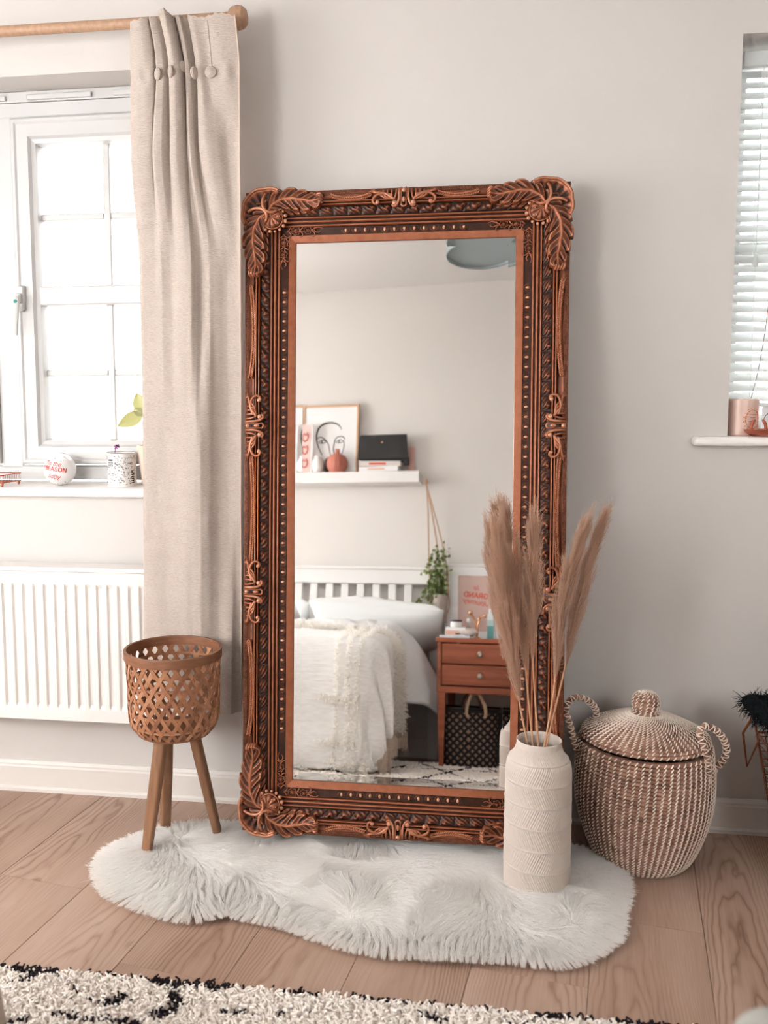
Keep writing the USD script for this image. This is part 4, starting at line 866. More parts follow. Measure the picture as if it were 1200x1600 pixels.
pr.append(prof[-1]); pr = np.array(pr); NA = 560; th = np.linspace(0, 2*PI, NA, endpoint=False); outer = np.arange(len(pr)) < np.argmax(pr[:, 1] > .3832)
zz = pr[:, 1]; ring_ = np.zeros(len(pr))
for z in zr: ring_ += np.exp(-((zz-z)/.0016)**2) - .45*np.exp(-((zz-z+.0040)/.0020)**2)
band = np.searchsorted(-zr, -zz); sgn = np.where(band % 2 == 0, 1, -1); loc_ = np.array([zz[i]-(zr[min(band[i], len(zr)-1)]) for i in range(len(zz))])
env = np.clip(np.min(np.abs(zz[:, None]-zr[None]), 1)/.006, 0, 1)*outer*np.clip((.372-zz)/.01, 0, 1)*np.clip(zz/.01, 0, 1)
rib = np.abs(np.sin((th[None]*44 + (sgn*loc_*230)[:, None])))**1.0
Rr = pr[:, :1] + (outer*ring_*.0026)[:, None] + env[:, None]*.0024*(rib-.5)
Pv = np.stack([Rr*np.cos(th), Rr*np.sin(th), np.broadcast_to(zz[:, None], Rr.shape)], -1)
obj('vase_body', grid(Pv, closed_v=True, flip=True), VASEM, vase, smooth=True)

# ------------------------------------------------------------------ pampas grass, five stems
def hairmat(name, lo, hi, trans, rough=.75):
    """strand colour varies from hair to hair"""
    return mat(name, {'h': ('hair_info', {}), 'k': ('math', dict(math_type='multiply', value2=.61803)), 'f': ('math', dict(math_type='fraction')), 'r': ('rgb_ramp', dict(ramp=[(0, lo), (1, hi)])), 'p': ('principled_bsdf', dict(roughness=rough, specular_ior_level=.2)), 't': ('translucent_bsdf', {}), 'x': ('mix_closure', dict(fac=trans))},
        [('h.index', 'k.value1'), ('k.value', 'f.value1'), ('f.value', 'r.fac'), ('r.color', 'p.base_color'), ('r.color', 't.color'), ('p.BSDF', 'x.closure1'), ('t.BSDF', 'x.closure2')], surface='x.closure')
PAMP = hairmat('dried_pampas', c8(204, 172, 150), c8(253, 240, 228), .5)
STALK = simple('dried_stalk', c8(196, 150, 116), .6)
def pampas(pts2, wid, seed, label, y0=0., n=760, flare=1.15):
    """pts2: (x, z) of the stem from inside the vase over the foot of the plume to its tip; wid: half width of the plume"""
    p = np.array([(x, vy+y0*(i/4), z) for i, (x, z) in enumerate(pts2)]); b0 = p[0].copy()
    foot = np.array([vx+(p[0, 0]-vx)*.6, vy, .05]); t = thing('pampas_grass', label, 'dried grass', foot, group=None)
    path = spline(np.vstack([foot, p]), 60); obj('stem', tube(path-foot, np.linspace(.0036, .0010, 60), 7), STALK, t)
    r_ = np.random.default_rng(seed); d = np.linalg.norm(path-p[1], axis=1); i0 = int(np.argmin(d)); pl = spline(path[i0:], 80)
    tg = np.gradient(pl, axis=0); tg /= np.linalg.norm(tg, axis=1, keepdims=True); Lp = np.linalg.norm(np.diff(pl, axis=0), axis=1).sum()
    # the plume is made of drooping branchlets, each a lock of fine hairs
    K = 8; s = np.linspace(0, 1, K); NB = 60; ub = np.sort(r_.random(NB))**.9*.88; ab = np.arange(NB)*2.39996+r_.normal(0, .3, NB); lb_ = r_.uniform(.75, 1.25, NB); rb = r_.uniform(.55, 1.15, NB)
    hb_ = r_.integers(0, NB, n); u0 = np.clip(ub[hb_]+r_.normal(0, .012, n), 0, .93); idx = (u0*79).astype(int); base = pl[idx]; T_ = tg[idx]
    env = np.clip((.30+u0*3.0), 0, 1)*np.clip((1.08-u0)*2.0, .22, 1); an = ab[hb_]+r_.normal(0, .10, n)
    side = np.stack([np.cos(an), np.sin(an)*.8, 0*an], 1); side -= T_*(side*T_).sum(1, keepdims=True)
    Lh = (.125*lb_[hb_]*r_.uniform(.72, 1.08, n))*np.clip(1.15-u0*.62, .3, 1)*Lp/.42; w = wid*env*rb[hb_]*r_.uniform(.9, 1.1, n)
    P = np.zeros((n, K, 3)); jit = r_.normal(0, .0034, (n, 3)); drift = r_.normal(0, .0022, (n, 3))
    for k, q in enumerate(s):
        P[:, k] = base + T_*(Lh*q)[:, None] + side*(w*q**.7)[:, None]*flare + jit*(math.sin(PI*q)**.8) + drift*q*q + np.array([0, 0, -.007])*q*q
    # fine side hairs along every spikelet
    m = 3; par = np.repeat(np.arange(n), m); qs = r_.uniform(.15, .95, n*m); kk = qs*(K-1); k0 = np.minimum(kk.astype(int), K-2); fr = (kk-k0)[:, None]
    hb = P[par, k0]*(1-fr)+P[par, k0+1]*fr; hd = (P[par, k0+1]-P[par, k0]); hd /= np.linalg.norm(hd, axis=1, keepdims=True)+1e-9
    hd = hd+r_.normal(0, .46, hd.shape)*flare; hl = r_.uniform(.006, .016, n*m)[:, None]; H = np.stack([hb, hb+hd*hl*.5, hb+hd*hl+[0, 0, -.001]], 1)
    pts_ = np.vstack([P.reshape(-1, 3), H.reshape(-1, 3)])-foot
    curves('plume', pts_, np.r_[np.full(n, K), np.full(n*m, 3)], np.r_[np.tile(np.linspace(.0010, .0004, K), n), np.tile([.0006, .0005, .0003], n*m)], PAMP, t)
pampas([(.174, .386), (.153, .484), (.128, .65), (.102, .82), (.090, .955)], .026, 31, 'wide pampas stem leaning furthest left in the white vase', -.02)
pampas([(.186, .386), (.168, .550), (.149, .731), (.126, .873), (.106, 1.000)], .027, 32, 'tall pampas stem just behind the leftmost one, its tip over the mirror glass', .02)
pampas([(.199, .386), (.183, .590), (.178, .716), (.177, .842), (.181, .985)], .022, 33, 'upright pampas stem in the middle of the white vase', .0)
pampas([(.214, .386), (.236, .555), (.243, .686), (.264, .813), (.301, .962)], .021, 34, 'pampas stem leaning right in front of the mirror frame edge', -.01)
pampas([(.220, .392), (.259, .580), (.284, .719), (.317, .861), (.352, .972)], .019, 35, 'slim pampas stem leaning furthest right against the bare wall', .02)

# ------------------------------------------------------------------ lidded seagrass basket
SEAG = mat('seagrass_coil', {'tc': ('texture_coordinate', {}), 'n': ('noise_texture', dict(scale=45., detail=4.)), 'r': ('rgb_ramp', dict(ramp=[(.3, c8(116, 82, 68)), (.5, c8(156, 116, 98)), (.72, c8(184, 146, 126))])), 'm2': ('mapping', dict(scale=(150, 150, 150))), 'n2': ('noise_texture', dict(scale=1.)), 'b': ('bump', dict(distance=.001, strength=.6)), 'p': ('principled_bsdf', dict(roughness=.75, specular_ior_level=.3))},
    [('tc.object', 'n.vector'), ('n.fac', 'r.fac'), ('r.color', 'p.base_color'), ('tc.object', 'm2.vector'), ('m2.vector', 'n2.vector'), ('n2.fac', 'b.height'), ('b.normal', 'p.normal')])
STITCH = simple('white_plastic_thread', c8(236, 222, 208), .45)
lb = thing('lidded_basket', 'round woven seagrass basket with white stitching and knobbed lid by the wall', 'basket', (.4955, -.202, 0))
from scipy.interpolate import PchipInterpolator
def coils(rz, pitch, bulge):
    """profile along the surface with a bulge per coil; returns the profile and the coil centres"""
    rz = np.array(rz, float); d = np.r_[0, np.cumsum(np.linalg.norm(np.diff(rz, axis=0), axis=1))]; f = PchipInterpolator(d, rz)
    n = int(round(d[-1]/pitch)); s = np.linspace(0, d[-1], n*6+1); p = f(s); t = np.gradient(p, axis=0); t /= np.linalg.norm(t, axis=1, keepdims=True); nr = np.stack([t[:, 1], -t[:, 0]], 1)
    q = p+nr*(bulge*np.sqrt(np.clip(1-((s/d[-1]*n) % 1*2-1)**2, 0, 1)))[:, None]
    c = f((np.arange(n)+.5)/n*d[-1]); tc = f(np.clip((np.arange(n)+.51)/n*d[-1], 0, d[-1]))-f((np.arange(n)+.49)/n*d[-1]); tc /= np.linalg.norm(tc, axis=1, keepdims=True)+1e-12
    return q, c, tc, d[-1]/n
def stitches(c, tc, pitch, bulge, cols, slant, thick=.0017, drop=lambda i, n: 1):
    out = []; n = len(c)
    for i in range(n):
        k = cols
        for j in range(k):
            if drop(i, j) == 0: continue
            th = 2*PI*(j+.0)/k + slant*i + .004*math.sin(7*i+3*j); r, z = c[i]; nr = np.array([tc[i][1], -tc[i][0]])
            e1 = np.array([nr[0]*math.cos(th), nr[0]*math.sin(th), nr[1]]); e2 = np.array([tc[i][0]*math.cos(th), tc[i][0]*math.sin(th), tc[i][1]]); e3 = np.array([-math.sin(th), math.cos(th), 0])
            C = np.array([r*math.cos(th), r*math.sin(th), z])
            pts_ = np.array([C+e1*bulge*math.cos(a)*1.02+e2*pitch*.60*math.sin(a)+e3*.0046*math.sin(a) for a in (-.88, -.42, .05, .48, .9)])
            out.append(tube(pts_, [thick*.7, thick, thick, thick, thick*.7], 5, cap=False))
    return trimesh.util.concatenate(out)
BODY = [(.02, .004), (.098, .002), (.112, .010), (.130, .035), (.1465, .075), (.163, .130), (.1715, .180), (.1735, .225), (.1722, .270), (.1690, .300), (.1665, .320), (.164, .327)]
q, c, tc, ph_ = coils(BODY, .0098, .0056)
obj('basket_body', lathe(np.vstack([[(0, .004)], q, [(.150, .327)], [(.150, .30)]]), 96), SEAG, lb, smooth=50)
vis = lambda cols: (lambda i, j: 1)
obj('stitching', stitches(c[6:], tc[6:], ph_, .0062, 62, .0045, .0019), STITCH, lb, smooth=True, kind='stuff', label='white thread stitching')
LID = [(.1590, .337), (.1605, .345), (.152, .354), (.130, .366), (.095, .382), (.060, .396), (.034, .404), (.026, .411), (.0285, .418), (.031, .430), (.030, .443), (.023, .454), (.010, .4595), (.002, .460)]
lid = obj('lid', lathe(np.vstack([[(.0, .333)], [(.154, .334)], coils(LID, .0090, .0042)[0]]), 96), SEAG, lb, smooth=50)
q, c, tc, ph_ = coils(LID, .0090, .0042)
kn = [i for i in range(len(c)) if c[i][0] > .034 or c[i][1] < .402]; kk = [i for i in range(len(c)) if i not in kn]
obj('lid_stitching', cat_(stitches(c[kn], tc[kn], ph_, .0047, 58, .006), stitches(c[kk], tc[kk], ph_, .0047, 14, .05)), STITCH, lid, smooth=True, kind='stuff')
def rope_handle(pts_):
    p = spline(pts_, 70); h = obj('handle', tube(p, .0075, 10), SEAG, lb)
    tg = np.gradient(p, axis=0); tg /= np.linalg.norm(tg, axis=1, keepdims=True); ref = np.array([0, 1., 0]); u = np.cross(tg, ref); u /= np.linalg.norm(u, axis=1, keepdims=True); w = np.cross(tg, u)
    N = 420; f = np.linspace(0, 69, N); i0 = np.minimum(f.astype(int), 68); fr = (f-i0)[:, None]; L = np.linalg.norm(np.diff(p, axis=0), axis=1).sum(); turns = L/.016
    lp = lambda A: A[i0]*(1-fr)+A[i0+1]*fr
    for sg in (1, -1):
        a = sg*2*PI*turns*np.linspace(0, 1, N); obj('wrapped_thread', tube(lp(p)+.0082*(np.cos(a)[:, None]*lp(u)+np.sin(a)[:, None]*lp(w)), .0016, 5), STITCH, h, smooth=True)
rope_handle([(-.1650, -.010, .275), (-.182, -.012, .315), (-.199, -.012, .375), (-.206, -.012, .420), (-.190, -.005, .438), (-.155, .01, .432), (-.128, .03, .405), (-.118, .05, .365)])
rope_handle([(.138, -.100, .262), (.136, -.108, .300), (.128, -.106, .345), (.118, -.092, .385), (.124, -.085, .402), (.150, -.080, .398), (.182, -.07, .365), (.192, -.06, .330), (.178, -.055, .295), (.165, -.055, .280)])

# ------------------------------------------------------------------ copper wire rack with a dark fluffy throw at the right edge
rk = thing('wire_rack', 'copper wire rack with diamond shaped handle at the right edge of the picture', 'rack', (.80, -.25, 0))
RCOP = simple('rack_copper', c8(150, 92, 62), .35, metal=.75)
ring4 = lambda x0, x1, d, z: [(x0, -d, z), (x1, -d, z), (x1, d, z), (x0, d, z)]
ob = lambda p, r=.0024: tube(np.array([np.array(p[i])*(1-t)+np.array(p[(i+1) % len(p)])*t for i in range(len(p)) for t in (0, .5)]), r, 7, closed=True)
RZ_ = .400; X0, X1, YD = (lambda z: -.015+(RZ_-z)*.187), (lambda z: .42-(RZ_-z)*.183), (lambda z: .11-.03*(RZ_-z)/RZ_)
obj('rim', ob(ring4(X0(RZ_), X1(RZ_), YD(RZ_), RZ_), .0032), RCOP, rk)
obj('base_ring', ob(ring4(X0(.03), X1(.03), YD(.03), .03), .0032), RCOP, rk)
for sy in (-1, 1):
    for fx in (X0, X1): obj('corner_post', tube([(fx(RZ_), sy*YD(RZ_), RZ_), (fx(.03), sy*YD(.03), .03), (fx(.0), sy*YD(0), .004)], .0030, 8), RCOP, rk)
wr = []
for z in np.linspace(.335, .07, 14): wr.append(ob(ring4(X0(z), X1(z), YD(z), z), .0012))
for t in np.linspace(.05, .95, 18):
    for sy in (-1, 1): wr.append(tube([(X0(.345)+t*(X1(.345)-X0(.345)), sy*YD(.345), .345), (X0(.03)+t*(X1(.03)-X0(.03)), sy*YD(.03), .03)], .0012, 5))
obj('wire_mesh', cat_(wr), RCOP, rk, kind='stuff')
obj('front_bar', cat_(*[tube([(X0(.345), q*YD(.345), .345), (X1(.345), q*YD(.345), .345)], .003, 7) for q in (-1, 1)], tube([(X0(.345), -YD(.345), .345), (X0(.345), YD(.345), .345)], .003, 7)), RCOP, rk)
obj('handle', tube([(-.016, .092, .401), (-.044, .090, .347), (-.031, .088, .256), (.000, .094, .331)], .0034, 8), RCOP, rk)
th_ = thing('fluffy_throw', 'black fluffy throw spilling out of the copper wire rack', 'throw', (.812, -.25, -.030))
DARK = simple('black_fluff', c8(20, 24, 26), .95, spec=.1)
c_ = m3.Manifold.batch_hull([m3.Manifold.sphere(.03, 20).translate(p) for p in ((.02, -.07, .46), (.02, .07, .46), (.34, -.07, .46), (.34, .07, .46))]) + m3.Manifold.batch_hull([m3.Manifold.sphere(.012, 12).translate(p) for p in ((.015, -.085, .45), (.015, .085, .45), (.34, -.085, .45), (.34, .085, .45), (.045, -.065, .08), (.045, .065, .08), (.32, -.065, .08), (.32, .065, .08))]) + m3.Manifold.batch_hull([m3.Manifold.sphere(.022, 16).translate(p) for p in ((-.040, .09, .462), (.30, .09, .455), (.30, -.08, .462), (-.030, -.08, .465))])
c_ = c_.refine_to_length(.012); mm = c_.to_mesh(); tm = trimesh.Trimesh(mm.vert_properties[:, :3], mm.tri_verts); tm = trimesh.smoothing.filter_taubin(tm, iterations=8)
obj('throw_body', tm, DARK, th_, smooth=True)
r_ = np.random.default_rng(8); sp3, fi = trimesh.sample.sample_surface(tm, 9000, seed=3); nn = tm.face_normals[fi]; keep = sp3[:, 2] > .42; sp3, nn = sp3[keep], nn[keep]; k = len(sp3)
dv = nn+r_.normal(0, .5, nn.shape)+[0, 0, -.25]; ln = r_.uniform(.008, .018, k)[:, None]; H = np.stack([sp3, sp3+dv*ln*.5, sp3+dv*ln+[0, 0, -.003]], 1)
curves('fluff', H.reshape(-1, 3), np.full(k, 3), np.tile([.0016, .0014, .0006], k), DARK, th_, kind='stuff')

# ------------------------------------------------------------------ blurred things close to the camera in the bottom corners
st = thing('padded_stool', 'pale grey padded stool, out of focus in the bottom right corner', 'stool', (.422, -1.985, -.018))
GREYF = simple('pale_grey_fabric', c8(165, 163, 156), .8, bump=(300, .0006))
cush = rbx(-.165, .165, -.165, .165, .56, .690, .04, 6)
obj('seat', cush, GREYF, st, smooth=True)
obj('frame', rbx(-.14, .14, -.14, .14, .53, .562, .006), PALEWOOD, st)
for x in (-.12, .12):
    for y in (-.12, .12): obj('leg', tube([(x, y, .535), (x*1.1, y*1.1, .046)], [.016, .011], 12), PALEWOOD, st)

pf_ = thing('pouf', 'round beige knitted pouf cut off at the left edge beside the shag rug', 'pouf', (-.938, -1.42, .028))
q = lathe([(0, 0), (.13, .002), (.175, .03), (.20, .10), (.203, .16), (.195, .22), (.165, .275), (.10, .295), (0, .298)], 64); obj('cover', q, simple('beige_knit', c8(188, 172, 158), .9, bump=(90, .003)), pf_, smooth=True)
obj('button', ell(.016, .016, .006, (0, 0, .299), 2), GREYF, pf_)
# ------------------------------------------------------------------ the bedroom behind the camera, seen in the mirror; a runs along the back wall, b out of it
cph, sph = math.cos(PHI), math.sin(PHI)
def room(name, label, cat, a, b, z, rot=0., group=None):
    return thing(name, label, cat, (-.742+a*cph-b*sph, BW0+a*sph+b*cph, z), PHI+rot, group)
WHITEP = simple('white_painted_wood', (.78, .755, .735), .45)
# ---- bed with a slatted headboard
bed = room('bed', 'double bed with white slatted headboard and dark grey base seen in the mirror', 'bed', 0, 0, 0)
A0, A1 = -.70, .505
obj('headboard_top_rail', rbx(A0-.05, .664, .030, .075, .915, 1.000, .008), WHITEP, bed)
obj('headboard_cap', rbx(A0-.06, .672, .022, .084, .992, 1.010, .006), WHITEP, bed)
obj('headboard_lower_rail', rbx(A0-.05, .66, .036, .068, .42, .50, .006), WHITEP, bed)
for x in (A0-.05, .612): obj('headboard_post', rbx(x, x+.052, .028, .078, .0, .995, .006), WHITEP, bed)
x = -.105-.0886*6
while x < .60: obj('headboard_slat', rbx(x-.0426, x, .042, .062, .49, .925, .004), WHITEP, bed); x += .0886
DGREY = simple('dark_grey_upholstery', c8(70, 66, 64), .85, bump=(250, .0006))
obj('bed_base', rbx(A0, A1-.02, .08, .875, .085, .36, .015), DGREY, bed)
for x in (A0+.06, A1-.09):
    for y in (.15, .80): obj('foot', T(trimesh.creation.cylinder(.022, .085, sections=16), (x, y, .0425)), simple('black_foot', c8(25, 22, 22), .5) if x < 0 and y < .5 else stage and UsdShade.Material.Get(stage, '/World/Looks/black_foot'), bed)
MATT = simple('mattress_ticking', (.76, .75, .74), .8)
obj('mattress', rbx(A0, A1, .08, .89, .355, .575, .05, 5), MATT, bed)
def sheet(fn, nu, nv): 
    u, v_ = np.meshgrid(np.linspace(0, 1, nu), np.linspace(0, 1, nv), indexing='ij'); return fn(u, v_)
def slab(P, th):
    """a cloth of some thickness: front grid, back grid and a closed rim"""
    nu, nv = P.shape[:2]; m = grid(P); n = m.vertex_normals.reshape(nu, nv, 3); Q = P-n*th
    idx = np.arange(nu*nv).reshape(nu, nv); loop = np.concatenate([idx[:, 0], idx[-1, 1:], idx[-2::-1, -1], idx[0, -2:0:-1]]); j = np.roll(loop, -1); N = nu*nv
    F = np.vstack([m.faces, m.faces[:, ::-1]+N, np.stack([loop, loop+N, j], 1), np.stack([j, loop+N, j+N], 1)])
    return trimesh.Trimesh(np.vstack([P.reshape(-1, 3), Q.reshape(-1, 3)]), F, process=False)
nz = lambda x, y, f, s=0: meshkit.noise(np.stack([x*f, y*f, 0*x], -1), s)-.5
def drape(U, V_, a0, aR, bF, ztop, outR=.05, outF=.05, lift=0.):
    """cloth over the bed: U runs across to the right edge aR and then down, V_ runs to the foot edge bF and then down"""
    du, dv = np.clip(U-aR, 0, None), np.clip(V_-bF, 0, None); r = np.hypot(du, dv); q = 1-np.exp(-r/.05)
    A = np.minimum(U, aR) + np.where(r > 0, du/(r+1e-9), 0)*outR*q + np.where((du > 0) & (dv > 0), 0, 0)
    B = np.minimum(V_, bF) + np.where(r > 0, dv/(r+1e-9), 0)*outF*q
    Z = ztop(np.minimum(U, aR), np.minimum(V_, bF)) - r + .05*(1-np.exp(-r/.05)) + lift
    return A, B, Z
# ---- duvet
DUV = simple('white_cotton', (.80, .80, .80), .85, spec=.2, bump=(60, .0012))
duv = room('duvet', 'crumpled white duvet hanging over the side of the bed towards the nightstand', 'duvet', 0, 0, 0)
def fd(u, v):
    U = -.72+u*1.60; V_ = .20+v*.45
    zt = lambda a, b: .655+.048*np.exp(-((a-.22)/.38)**2-((b-.47)/.16)**2)-.05*np.clip((b-.62)/.1, 0, 1)+.05*nz(a, b, 5)+.022*nz(a, b, 14, 3)
    A, B, Z = drape(U, V_, -.72, .43, 2., zt, .085, .0); hang = np.clip((U-.43)/.35, 0, 1)
    A = A+.028*np.sin(V_*22+3*nz(U, V_, 4))*hang+.018*nz(U, V_, 18, 6)*hang + .19*np.clip((.62-V_)/.30, 0, 1)*hang**.8
    Z = Z+.03*np.sin(V_*14)*hang
    P = np.stack([A, B, np.maximum(Z, .02)], -1); return P
Pd = sheet(fd, 130, 80); obj('duvet_cover', slab(Pd, .02), DUV, duv, smooth=True)
# ---- pillows
PIL = simple('pale_blue_cotton', c8(236, 238, 237), .85, spec=.2, bump=(50, .001)); PRN = simple('peach_flower_print', c8(226, 198, 184), .85)
def pillow(w, h, d, seed):
    u = np.linspace(-1, 1, 46); U, V_ = np.meshgrid(u, u, indexing='ij'); k = (1-np.abs(U)**3.2)*(1-np.abs(V_)**3.2); t = np.clip(k, 0, 1)**.55
    cr = .34*nz(U+seed, V_, 2.6)+.20*nz(U, V_+seed, 6, 2)+.10*nz(U, V_, 13, 4); X = U*w/2*(1-.05*(1-np.abs(V_))*np.abs(U)**6); Y_ = V_*h/2*(1-.06*(1-np.abs(U))*np.abs(V_)**6)
    top = np.stack([X, Y_, t*d/2*(1+cr)], -1); bot = np.stack([X, Y_, -t*d/2], -1)
    return cat_(grid(top), grid(bot, flip=True))
for lab, a, b, zc_, rot, tilt, w, seed in (('plump pale pillow with peach print corners leaning on the headboard beside the nightstand', .36, .20, .690, .02, .50, .70, 1), ('pale blue pillow on the left half of the bed in the mirror', -.36, .19, .705, -.06, .60, .68, 5)):
    t = room('pillow', lab, 'pillow', a, b, zc_, rot, group=None); m = T(T(pillow(w, .40, .19, seed), (0, 0, 0), (0, 0, -.11)), (0, 0, 0), (tilt, 0, 0)); obj('cushion', m, PIL, t, smooth=True)
    if seed == 1:
        pr_ = []
        for (x, y, r) in ((.27, .02, .022), (.285, -.08, .026), (.24, -.13, .018), (.30, -.03, .015)):
            k = max(0, (1-abs(x/.33)**3.2)*(1-abs(y/.2)**3.2))**.55; pr_.append(T(ell(r, r*.8, .004, (x, y, k*.085+.002), 2), (0, 0, 0), (tilt, 0, 0)))
        obj('flower_print', cat_(pr_), PRN, t)
# ---- throw
THR = mat('cream_throw_weave', {'tc': ('texture_coordinate', {}), 'm': ('mapping', dict(scale=(14, 120, 120))), 'n': ('noise_texture', dict(scale=1.)), 'b': ('bump', dict(distance=.003, strength=.8)), 'r': ('rgb_ramp', dict(ramp=[(.3, c8(240, 237, 234)), (.7, c8(252, 251, 250))])), 'p': ('principled_bsdf', dict(roughness=.9, specular_ior_level=.15))},
    [('tc.object', 'm.vector'), ('m.vector', 'n.vector'), ('n.fac', 'b.height'), ('b.normal', 'p.normal'), ('n.fac', 'r.fac'), ('r.color', 'p.base_color')])
thr = room('throw_blanket', 'cream woven throw with tufted bands and fringe draped over the foot of the bed', 'throw', 0, 0, 0)
def ft(u, v):
    U = -.78+u*1.70; V_ = .575+v*1.035
    zt = lambda a, b: .672-.045*np.exp(-(b-.575)/.025)-.032*np.clip((b-.60)/.22, 0, 1)-.02*np.clip((a+.1)/.5, 0, 1)+.012*nz(a, b, 6, 4)
    A, B, Z = drape(U, V_, -.78, .42, .85, zt, .125, .085)
    hF, hR = np.clip((V_-.85)/.6, 0, 1), np.clip((U-.42)/.36, 0, 1)
    B = B+.014*np.sin(U*17+2*nz(U, V_, 3))*hF+.12*np.clip(hF-.75, 0, 1)*(1+.5*np.sin(U*9)); A = A+.030*np.sin(V_*24)*hR*(1-hF*.5)
    Z = np.where(Z < .045, .018+.022*(1+np.sin(U*31+V_*23))*.5+.012, Z)
    return np.stack([A, B, Z], -1)
Pt = sheet(ft, 150, 120); obj('blanket', slab(Pt, .006), THR, thr, smooth=True)
nT = grid(Pt).vertex_normals.reshape(150, 120, 3)
r_ = np.random.default_rng(17); tufts, cn = [], []
def tuft_at(i, j, n, L, dn=-.8, sp=.006):
    p, nn = Pt[i, j], nT[i, j]; o = p+r_.normal(0, sp, (n, 3)); d = nn*.95+r_.normal(0, .5, (n, 3))+[0, 0, dn]; d /= np.linalg.norm(d, axis=1, keepdims=True)
    l = L*r_.uniform(.6, 1.1, (n, 1)); q = np.stack([o, o+nn*.008+d*l*.5, o+d*l+nn*.006], 1); tufts.append(q)
for j in (6, 10): 
    for i in range(0, 150): tuft_at(i, j, 9, .035, -.2)
for j0 in (62, 84):
    for blk in range(0, 150, 30):
        for i in range(blk, min(blk+17, 118)): tuft_at(i, j0+(blk//30 % 2)*7, 5, .030)
for i in range(0, 150): tuft_at(i, 112, 10, .03, -.3)
for i in (97, 102, 106):
    for j in range(8, 112, 1): tuft_at(i, j, 4, .022, -.5)
q = np.vstack(tufts); curves('tufts', q.reshape(-1, 3), np.full(len(q), 3), np.tile([.0040, .0040, .0028], len(q)), hairmat('cream_tuft', c8(250, 247, 242), c8(255, 254, 252), .55), thr, kind='stuff')
fr = []
for j in range(0, 78):                                      # fringe along the side hem
    p = Pt[-1, j]; n = 16; o = p+r_.normal(0, .006, (n, 3)); l = r_.uniform(.05, .085, (n, 1)); fr.append(np.stack([o, o+[0, 0, -.5]*l+r_.normal(0, .004, (n, 3)), o+[0, 0, -1]*l+r_.normal(0, .008, (n, 3))], 1))
q = np.vstack(fr); q[..., 2] = np.maximum(q[..., 2], .02)
curves('fringe', q.reshape(-1, 3), np.full(len(q), 3), np.tile([.0030, .0030, .0020], len(q)), hairmat('cream_fringe', c8(222, 206, 192), c8(240, 228, 216), .35), thr, kind='stuff')

# ---- nightstand
MAH = mat('red_brown_wood', {'tc': ('texture_coordinate', {}), 'm': ('mapping', dict(scale=(4, 40, 30))), 'n': ('noise_texture', dict(scale=1., detail=4.)), 'r': ('rgb_ramp', dict(ramp=[(.3, c8(134, 66, 42)), (.7, c8(176, 98, 66))])), 'p': ('principled_bsdf', dict(roughness=.35))},
    [('tc.object', 'm.vector'), ('m.vector', 'n.vector'), ('n.fac', 'r.fac'), ('r.color', 'p.base_color')])
NA0, NA1, NB = .718, 1.136, .496
ns = room('nightstand', 'red brown wooden nightstand with two drawers on slim legs beside the bed', 'nightstand', 0, 0, 0)
obj('table_top', rbx(NA0-.008, NA1+.008, .075, NB+.006, .607, .629, .004), MAH, ns)
obj('carcass', cat_(rbx(NA0, NA0+.02, .08, NB, .372, .608, .003), rbx(NA1-.02, NA1, .08, NB, .372, .608, .003), bx(NA0, NA1, .08, .095, .372, .608), rbx(NA0, NA1, .08, NB, .366, .398, .003), bx(NA0, NA1, .09, NB-.03, .40, .60)), MAH, ns)
KNOB = simple('brushed_knob', c8(190, 180, 168), .28, metal=.9)
for z0, z1 in ((.505, .602), (.403, .500)):
    dr = obj('drawer', rbx(NA0+.023, NA1-.023, NB-.018, NB+.003, z0, z1, .004), MAH, ns)
    obj('knob', T(lathe([(0, -.002), (.006, 0), (.005, .010), (.013, .016), (.014, .022), (.009, .028), (0, .029)], 20), (.927, NB+.003, (z0+z1)/2), (-PI/2, 0, 0)), KNOB, dr, smooth=40, label='brushed metal knob')
for x in (NA0+.022, NA1-.022):
    for y in (.10, NB-.022): obj('leg', trimesh.Trimesh(np.array([(x+sx*k, y+sy*k, z) for z, k in ((0, .010), (.37, .019)) for sx, sy in ((-1, -1), (1, -1), (1, 1), (-1, 1))]), np.array([(0, 1, 5), (0, 5, 4), (1, 2, 6), (1, 6, 5), (2, 3, 7), (2, 7, 6), (3, 0, 4), (3, 4, 7), (0, 3, 2), (0, 2, 1)]), process=False), MAH, ns, smooth=False)
# ---- net basket under the nightstand
nb = room('net_basket', 'black net basket with beige lining and rope handles under the nightstand', 'basket', .868, .325, 0)
LIN = simple('beige_lining', c8(150, 122, 106), .9, noise=(60, .2)); NET = simple('black_net', c8(22, 18, 17), .7); ROPE = simple('jute_rope', c8(188, 156, 130), .85)
bw, bd, bh = .142, .13, .285
def brad(t, z): 
    k = .90+.10*min(1, z/bh*1.2); c, s = math.cos(t), math.sin(t); return np.array([np.sign(c)*abs(c)**.45*bw*k, np.sign(s)*abs(s)**.45*bd*k, z])
_t = np.linspace(0, 2*PI, 721); _q = np.array([brad(t, bh)[:2] for t in _t]); _d = np.r_[0, np.cumsum(np.linalg.norm(np.diff(_q, axis=0), axis=1))]
def even(t): return float(np.interp((t % (2*PI))/(2*PI)*_d[-1], _d, _t))
tt = np.linspace(0, 2*PI, 96, endpoint=False); Pb = np.array([[brad(t, z) for t in tt] for z in (.004, .02, .1, .2, bh)]); Pi = Pb[::-1]*[.96, .96, 1]; Pi[-1, :, 2] = .02
obj('lining', cat_(grid(np.vstack([Pb, Pi]), closed_v=True, flip=True), T(trimesh.creation.cylinder(.11, .012, sections=24), (0, 0, .014))), LIN, nb, smooth=40)
net = []
for k in range(26):
    for dr in (1, -1):
        s = np.linspace(0, 1, 22); net.append(tube(np.array([brad(even(2*PI*k/26+dr*a*1.85), .006+a*(bh-.012))*[1.012, 1.012, 1] for a in s]), .0060, 5))
